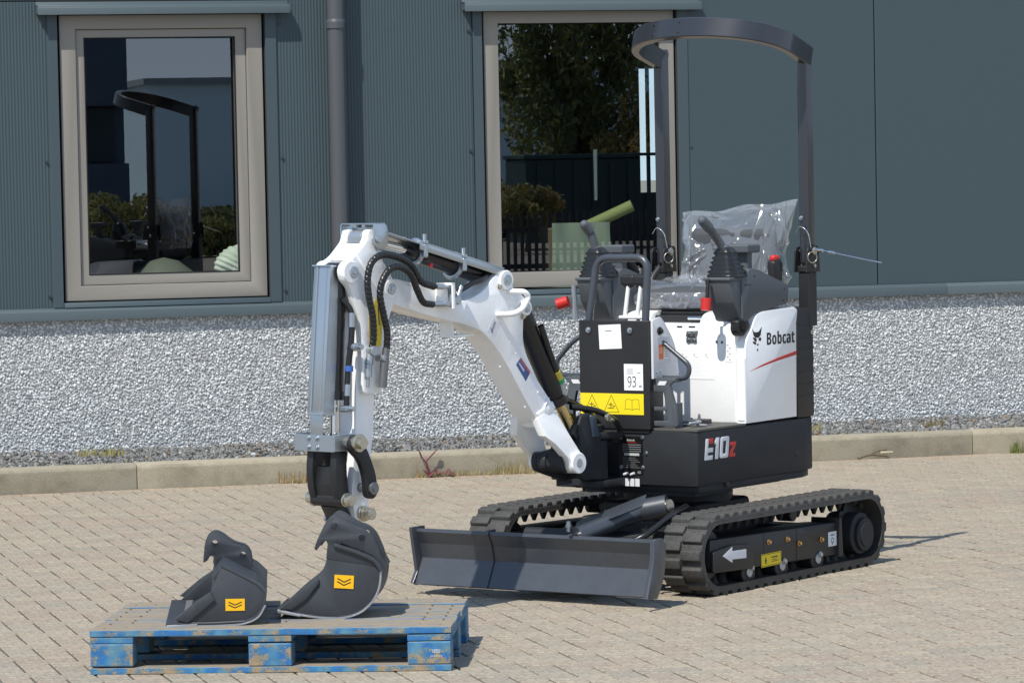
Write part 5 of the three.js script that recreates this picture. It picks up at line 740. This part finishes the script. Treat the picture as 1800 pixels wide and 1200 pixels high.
{
  const pal = thing('pallet', 'worn blue wooden pallet carrying the two digging buckets', 'pallet', [2.4946, 0, 7.5028], -0.324);
  const paint = [11, 31, 57].map((k) => { const t = blueP(k); t.repeat.set(2.4, 2.4); return new THREE.MeshStandardMaterial({ map: t, roughness: 0.75, bumpMap: t, bumpScale: 0.001 }); });
  // deck tops: paint mostly scuffed away to grey wood with long grain
  const deckT = [5, 77, 123].map((k) => dtex(512, (u, v) => { const g = vnoise(u * 0.06, v, 16, k) , f = 0.5 * vnoise(v * 7, u * 0.5, 24, k) + 0.5 * vnoise(v * 19 % 1, u * 0.5, 60, k + 9), w = 0.5 * vnoise(u * 0.5, v * 4, 12, k + 5) + 0.3 * vnoise(u, v * 2, 30, k + 6) + 0.2 * f, blue = Math.min(1, Math.max(0, (w - 0.60) * 8)); const d = [0.57 + 0.14 * f, 0.52 + 0.12 * f, 0.44 + 0.1 * f], b = [0.30 + 0.1 * f, 0.43 + 0.1 * f, 0.53 + 0.1 * f]; return d.map((c, i) => (c + (b[i] - c) * blue * 0.85) * 0.88); }, true));
  const deck = deckT.map((t) => { t.repeat.set(1.6, 3.1); return new THREE.MeshStandardMaterial({ map: t, roughness: 0.85, bumpMap: t, bumpScale: 0.0012 }); });
  const board = (name, x0, x1, y0, y1, z0, z1, mTop, mSide, r = 0.003) => {
    const g = boxUV(new RoundedBoxGeometry(x1 - x0, y1 - y0, z1 - z0, 2, r)); const uo = rnd(), vo = rnd(), u = g.attributes.uv, n = g.attributes.normal, p = g.attributes.position; for (let i = 0; i < u.count; i++) u.setXY(i, u.getX(i) + uo, u.getY(i) + vo);
    for (let i = 0; i < p.count; i++) { p.setY(i, p.getY(i) + 0.002 * Math.sin(p.getX(i) * 5 + uo * 9)); }
    const up = [], side = []; for (let i = 0; i < p.count; i += 3) ((n.getY(i) + n.getY(i + 1) + n.getY(i + 2)) / 3 > 0.8 ? up : side).push(i, i + 1, i + 2);
    const idx = [...up, ...side]; g.setIndex(idx); g.clearGroups(); g.addGroup(0, up.length, 0); g.addGroup(up.length, side.length, 1);
    g.translate((x0 + x1) / 2, (y0 + y1) / 2, (z0 + z1) / 2); const m = new THREE.Mesh(g, [mTop, mSide]); m.name = name; pal.add(m); return m;
  };
  const zs = [[-0.4, -0.255], [-0.243, -0.143], [-0.125, -0.072], [-0.06, 0.075], [0.088, 0.142], [0.155, 0.247], [0.26, 0.4]];
  zs.forEach(([a, b], i) => board('deck_board', -0.6 + rr(-0.004, 0.004), 0.6 + rr(-0.004, 0.004), 0.122, 0.144 + rr(-0.001, 0.001), a, b, deck[i % 3], paint[(i + 1) % 3]));
  for (const x of [-0.527, 0, 0.527]) board('stringer_board', x - 0.072, x + 0.072, 0.1, 0.1215, -0.398, 0.398, paint[0], paint[1]);
  for (const z of [-0.35, 0, 0.35]) for (const x of [-0.527, 0, 0.527]) board('block', x - 0.072, x + 0.072, 0.0225, 0.0995, z - 0.05, z + 0.0495, paint[2], paint[(x > 0 ? 0 : x < 0 ? 1 : 2)], 0.006);
  for (const [a, b] of [[-0.4, -0.3], [-0.05, 0.05], [0.301, 0.401]]) board('bottom_board', -0.6, 0.6, 0.001, 0.022, a, b, deck[1], paint[0]);
  part('stencil', decalZ(0.05, 0.036, 0.55, 0.058, 0.4005), new THREE.MeshStandardMaterial({ roughness: 0.8, transparent: true, map: ctex(256, 180, (c) => { c.fillStyle = 'rgba(205,215,220,0.6)'; c.font = 'bold 84px sans-serif'; c.fillText('OU', 80, 80); c.font = 'bold 44px sans-serif'; c.fillText('ONSE', 20, 150); }) }), pal);
  const nails = []; for (const x of [-0.56, -0.49, -0.03, 0.03, 0.49, 0.56]) for (const [a, b] of zs) { const g = new THREE.CylinderGeometry(0.004, 0.004, 0.002, 8); g.translate(x, 0.1455, (a + b) / 2 + rr(-0.02, 0.02)); nails.push(g); }
  const nm = part('nail', nails, mat(0.12, 0.1, 0.08, 0.6, 0.6), pal); nm.userData.kind = 'stuff';
}
// ---------------------------------------------------------------- the two buckets (local x right along the side plate, y up, z towards the viewer)
const bucketM = phys(0.045, 0.052, 0.063, 0.5, { map: scuff, clearcoat: 0.15, clearcoatRoughness: 0.4, bumpMap: fineBump, bumpScale: 0.0003 });
const wornSteel = mat(0.42, 0.43, 0.45, 0.4, 0.75, { bumpMap: fineBump, bumpScale: 0.0006 });
const chevron = sticker(200, 134, (c, w, h) => { c.fillStyle = '#eab308'; c.fillRect(0, 0, w, h); c.strokeStyle = '#2a2410'; c.lineWidth = 12; for (const [y, x] of [[36, 30], [68, 30]]) { c.beginPath(); c.moveTo(x, y); c.lineTo(w / 2, y + 34); c.lineTo(w - x, y); c.stroke(); } });
const smooth = (pts, n = 40, closed = false) => new THREE.CatmullRomCurve3(pts.map((p) => new THREE.Vector3(p[0], p[1], 0)), closed).getPoints(n).map((v) => [v.x, v.y]);
const shell = (line, t, z0, z1) => { // sheet metal bent along a line of [x, y], thickness t to the left
  const N = line.length, off = line.map((p, i) => { const a = line[Math.max(0, i - 1)], b = line[Math.min(N - 1, i + 1)], d = Math.hypot(b[0] - a[0], b[1] - a[1]); return [p[0] - (b[1] - a[1]) / d * t, p[1] + (b[0] - a[0]) / d * t]; });
  return slab([...line, ...off.reverse()], z0, z1, 0.0008);
};
{
  const b = thing('wide_bucket', 'wide dark grey ditching bucket with its cutting edge at the left end of the pallet', 'bucket', [2.155, 0.1455, 7.727], -0.2);
  const W = 0.68, prof = [[-0.105, 0.006], [0.001, 0.003], [0.081, 0.003], [0.157, 0.008], ...smooth([[0.157, 0.008], [0.2, 0.028], [0.225, 0.065], [0.2325, 0.11]], 8).slice(1), [0.2, 0.142], [0.14, 0.176], [0.085, 0.204]];
  const shellG = shell(prof, 0.008, -W, 0);
  part('body', shellG, bucketM, b);
  const side = [[-0.074, 0.012], [-0.03, 0.01], [0.08, 0.01], [0.157, 0.014], [0.2, 0.034, 0.03], [0.222, 0.066, 0.03], [0.229, 0.11, 0.01], [0.2, 0.138], [0.085, 0.2], [0.046, 0.115]];
  for (const z of [-0.002, -W + 0.008]) part('side_plate', slab(side, z - 0.008, z, 0.002), bucketM, b);
  for (const z of [0.008, -W - 0.004]) part('side_cutter', slab([[-0.078, 0.026], [-0.032, 0.014], [0.012, 0.048, 0.02], [0.06, 0.088], [0.046, 0.116], [0.0, 0.088, 0.02]], z - 0.01, z, 0.003), bucketM, b);
  part('cutting_edge', slab([[-0.108, -0.0005], [0.0, -0.0005], [0.0, 0.01], [-0.1, 0.008]], -W - 0.004, 0.004, 0.0015), wornSteel, b, 'bare steel cutting edge');
  part('lip_face', slab([[-0.098, 0.0085], [-0.03, 0.0115], [-0.03, 0.0135], [-0.098, 0.0105]], -W + 0.012, -0.012, 0.0005), mat(0.17, 0.17, 0.165, 0.6, 0.2), b, 'scuffed grey inner face of the lip');
  part('wear_weld', shell(smooth([[0.0, -0.001], [0.081, -0.001], [0.157, 0.004], [0.203, 0.024], [0.229, 0.064]], 20), 0.006, -0.004, 0.004), wornSteel, b);
  const ear = [[0.017, 0.183], [0.023, 0.241], [0.034, 0.27, 0.015], [0.058, 0.286, 0.02], [0.084, 0.276, 0.015], [0.12, 0.246, 0.02], [0.164, 0.233, 0.015], [0.18, 0.213, 0.012], [0.186, 0.17], [0.17, 0.14], [0.09, 0.19], [0.06, 0.16], [0.05, 0.186], [0.055, 0.203, 0.008], [0.042, 0.208, 0.006], [0.032, 0.19]];
  for (const z of [-0.29, -0.4]) { const s = shapeOf(ear, 0.004); for (const h of [[0.058, 0.248], [0.152, 0.206]]) { const p = new THREE.Path(); p.absarc(h[0], h[1], 0.0135, 0, Math.PI * 2, true); s.holes.push(p); } const g = ext(s, 0.014, 0.002); g.translate(0, 0, z); part('hitch_ear', g, bucketM, b); }
  part('stiffener', [slab([[0.05, 0.16], [0.088, 0.205], [0.2, 0.143], [0.19, 0.13]], -W + 0.01, -0.012, 0.002), slab([[0.046, 0.115], [0.06, 0.15], [0.09, 0.2], [0.098, 0.19], [0.06, 0.118]], -W + 0.01, -0.012, 0.002)], bucketM, b);
  part('edge_weld', [tube([[0.085, 0.2, -0.003], [0.14, 0.172, -0.003], [0.2, 0.14, -0.003], [0.23, 0.112, -0.003]], 0.0035, 20, 6), tube([[-0.07, 0.014, 0], [0.04, 0.011, 0], [0.157, 0.014, 0]], 0.0035, 20, 6)], mat(0.09, 0.095, 0.1, 0.5, 0.4), b);
  part('maker_sticker', decalZ(0.064, 0.04, 0.126, 0.07, 0.001, -0.01), chevron, b, 'yellow sticker with black chevrons');
}
{
  const b = thing('narrow_bucket', 'narrow tall dark grey digging bucket on the pallet under the excavator arm', 'bucket', [2.579, 0.1455, 7.665], -0.324);
  const W = 0.27, curve = smooth([[0.217, 0.163], [0.214, 0.124], [0.204, 0.086], [0.184, 0.053], [0.145, 0.019], [0.091, 0.001], [0.019, 0.0], [-0.077, 0.014], [-0.139, 0.03]].reverse(), 40);
  part('body', [shell([...curve, ...smooth([[0.217, 0.163], [0.2, 0.2], [0.16, 0.225], [0.08, 0.255]], 10).slice(1)], 0.008, -W, 0)], bucketM, b);
  const side = [[-0.129, 0.036], [-0.07, 0.089, 0.02], [-0.026, 0.122, 0.02], [0.018, 0.16, 0.03], [0.033, 0.199, 0.03], [0.036, 0.256], [0.09, 0.25], [0.16, 0.215, 0.02], [0.2, 0.19, 0.02], [0.212, 0.163, 0.02], [0.209, 0.124, 0.03], [0.199, 0.088, 0.03], [0.18, 0.057, 0.03], [0.143, 0.024, 0.03], [0.091, 0.006, 0.03], [0.019, 0.005], [-0.077, 0.018]];
  for (const z of [-0.002, -W + 0.008]) part('side_plate', slab(side, z - 0.008, z, 0.002), bucketM, b);
  for (const z of [0.007, -W - 0.002]) part('side_cutter', slab([[-0.131, 0.032], [-0.09, 0.03], [-0.04, 0.062, 0.02], [0.005, 0.118], [0.004, 0.135, 0.006], [-0.026, 0.12, 0.01], [-0.07, 0.088, 0.03]], z - 0.009, z, 0.003), bucketM, b);
  part('cutting_edge', slab([[-0.142, 0.02], [-0.06, 0.005], [-0.058, 0.013], [-0.139, 0.03]], -W - 0.004, 0.006, 0.0015), wornSteel, b, 'bare steel cutting edge');
  part('wear_weld', shell(curve.map(([x, y]) => [x + 0.001, y - 0.003]), 0.007, -0.005, 0.004), wornSteel, b);
  const ear = [[0.03, 0.2], [0.036, 0.25], [0.032, 0.262, 0.006], [0.018, 0.255, 0.006], [-0.002, 0.228, 0.004], [-0.01, 0.234, 0.004], [0.001, 0.265], [0.036, 0.333, 0.02], [0.058, 0.351, 0.02], [0.082, 0.342, 0.02], [0.122, 0.313, 0.03], [0.165, 0.298, 0.02], [0.189, 0.273, 0.015], [0.216, 0.208, 0.02], [0.214, 0.165], [0.16, 0.18]];
  for (const z of [-0.014, -0.165]) { const s = shapeOf(ear, 0.004); for (const h of [[0.06, 0.311], [0.153, 0.27]]) { const p = new THREE.Path(); p.absarc(h[0], h[1], 0.0135, 0, Math.PI * 2, true); s.holes.push(p); } const g = ext(s, 0.014, 0.002); g.translate(0, 0, z); part('hitch_ear', g, bucketM, b); }
  part('stiffener', [shell(smooth([[0.222, 0.16], [0.2, 0.196], [0.15, 0.222], [0.06, 0.254]], 14), 0.012, -W + 0.005, 0.012)], bucketM, b);
  part('rim_weld', [tube([[0.06, 0.25, 0.004], [0.15, 0.214, 0.004], [0.196, 0.186, 0.004]], 0.004, 18, 6)], mat(0.09, 0.095, 0.1, 0.5, 0.4), b);
  part('maker_sticker', decalZ(0.066, 0.045, 0.089, 0.122, 0.001, -0.07), chevron, b, 'yellow sticker with black chevrons');
}
// ---------------------------------------------------------------- weeds along the kerb
{
  const blade = (n, x0, x1, h, spread, cols, name, parent, zc = 0, lean = 0.5) => {
    const pos = [], col = [];
    for (let i = 0; i < n; i++) { const x = rr(x0, x1), z = zc + rr(-spread, spread), a = rr(0, 6.28), H = h * rr(0.35, 1.1), w = rr(0.0012, 0.003), dx = Math.cos(a) * H * lean * rnd(), dz = Math.abs(Math.sin(a)) * H * lean * rnd(), c = cols[Math.floor(rnd() * cols.length)]; const px = Math.sin(a) * w, pz = Math.cos(a) * w; const P0 = [x - px, 0, z - pz], P1 = [x + px, 0, z + pz], P2 = [x + dx * 0.4 + px * 0.7, H * 0.6, z + dz * 0.4], P3 = [x + dx * 0.4 - px * 0.7, H * 0.6, z + dz * 0.4], P4 = [x + dx, H, z + dz]; for (const q of [P0, P1, P2, P0, P2, P3, P3, P2, P4]) { pos.push(...q); col.push(...c); } }
    const g = new THREE.BufferGeometry(); g.setAttribute('position', new THREE.Float32BufferAttribute(pos, 3)); g.setAttribute('color', new THREE.Float32BufferAttribute(col, 3)); g.computeVertexNormals();
    const m = new THREE.Mesh(g, new THREE.MeshStandardMaterial({ vertexColors: true, roughness: 0.9, side: THREE.DoubleSide })); m.name = name; m.userData.kind = 'stuff'; parent.add(m); return m;
  };
  const dry = [[0.46, 0.37, 0.18], [0.38, 0.32, 0.14], [0.52, 0.44, 0.27], [0.3, 0.28, 0.1], [0.4, 0.24, 0.12]], green = [[0.2, 0.24, 0.05], [0.28, 0.28, 0.08], [0.14, 0.18, 0.04]], yel = [[0.42, 0.36, 0.08], [0.3, 0.3, 0.07], [0.5, 0.42, 0.14]];
  const tuft = (label, x, y, z, n, w, h, cols, sp = 0.02) => { const t = thing('grass_tuft', label, 'weed', [x, y, z]); blade(n, -w, w, h, sp, cols, 'leaves', t); part('root', new THREE.SphereGeometry(0.012, 10, 6).scale(w * 60, 0.35, 1), mat(0.12, 0.09, 0.05, 1), t); };
  tuft('low dry grass growing along the kerb between the arm and the boom foot', 4.95, 0, 0.62, 420, 0.34, 0.042, dry, 0.016);
  tuft('taller straw tuft at the kerb nearest the boom foot', 5.17, 0, 0.62, 90, 0.1, 0.09, dry);
  tuft('small dry tuft at the kerb left of the excavator arm', 3.97, 0, 0.62, 120, 0.1, 0.075, [[0.35, 0.22, 0.14], ...dry]);
  tuft('yellow green tuft in the gravel below the left window', 2.99, 0.15, 0.2, 160, 0.13, 0.055, yel, 0.04);
  tuft('small yellow tuft in the gravel right of the excavator', 6.98, 0.14, 0.3, 80, 0.05, 0.05, yel, 0.03);
  tuft('brownish seedling in the gravel further right of the excavator', 7.7, 0.14, 0.3, 60, 0.06, 0.06, [[0.3, 0.2, 0.08], [0.2, 0.18, 0.06]], 0.03);
  tuft('green tuft at the kerb at the right edge of the photograph', 8.13, 0, 0.62, 120, 0.1, 0.085, green);
  const red = thing('red_weed', 'dark red forked weed growing at the foot of the kerb', 'weed', [4.70, 0, 0.635]);
  part('stem', [tube([[0, 0, 0], [-0.015, 0.05, 0], [-0.03, 0.09, 0]], 0.006, 14, 7), tube([[-0.03, 0.085, 0], [-0.05, 0.11, 0], [-0.06, 0.135, 0.005]], 0.0045, 10, 6), tube([[-0.03, 0.085, 0], [-0.005, 0.11, 0], [0.02, 0.135, 0]], 0.004, 10, 6)], mat(0.16, 0.03, 0.05, 0.7), red);
  const lf = (x, y, z, s, a, b) => { const g = new THREE.SphereGeometry(1, 10, 6); g.scale(s, s * 0.12, s * 0.5); g.rotateZ(a); g.rotateY(b); g.translate(x, y, z); return g; };
  for (const a of [[-0.062, 0.14, 0, 0.02, 1.9, 0], [0.026, 0.14, 0, 0.02, 0.7, 0], [0.0, 0.02, 0.01, 0.024, 0.6, 0.5], [-0.03, 0.03, 0.01, 0.024, 2.4, 0.2], [0.05, 0.018, 0, 0.026, 0.4, 0], [0.09, 0.03, 0, 0.022, 0.9, 0.3], [0.11, 0.02, 0.01, 0.02, 0.3, 0.8], [0.03, 0.035, 0.012, 0.02, 1.3, 0.4]]) part('leaf', lf(...a), mat(0.15, 0.03, 0.045, 0.7), red);
  const twig = thing('twig', 'short dry forked twig lying on the paving by the kerb right of the excavator', 'twig', [7.24, 0.004, 0.63]);
  part('stick', [tube([[-0.12, 0.004, 0.02], [-0.04, 0.02, 0], [0.06, 0.012, 0.01]], 0.006, 14, 6), tube([[-0.04, 0.02, 0], [0.0, 0.04, 0], [0.06, 0.045, -0.005]], 0.005, 10, 6)], mat(0.14, 0.11, 0.07, 0.9), twig);
  part('bark', rod([0.02, 0.028, 0.0], [0.09, 0.03, 0.01], 0.009, 0.006, 8), mat(0.42, 0.36, 0.26, 0.9), twig);
}
scene.traverse((o) => { if (o.isMesh) o.castShadow = o.receiveShadow = true; });
renderer.render(scene, camera);
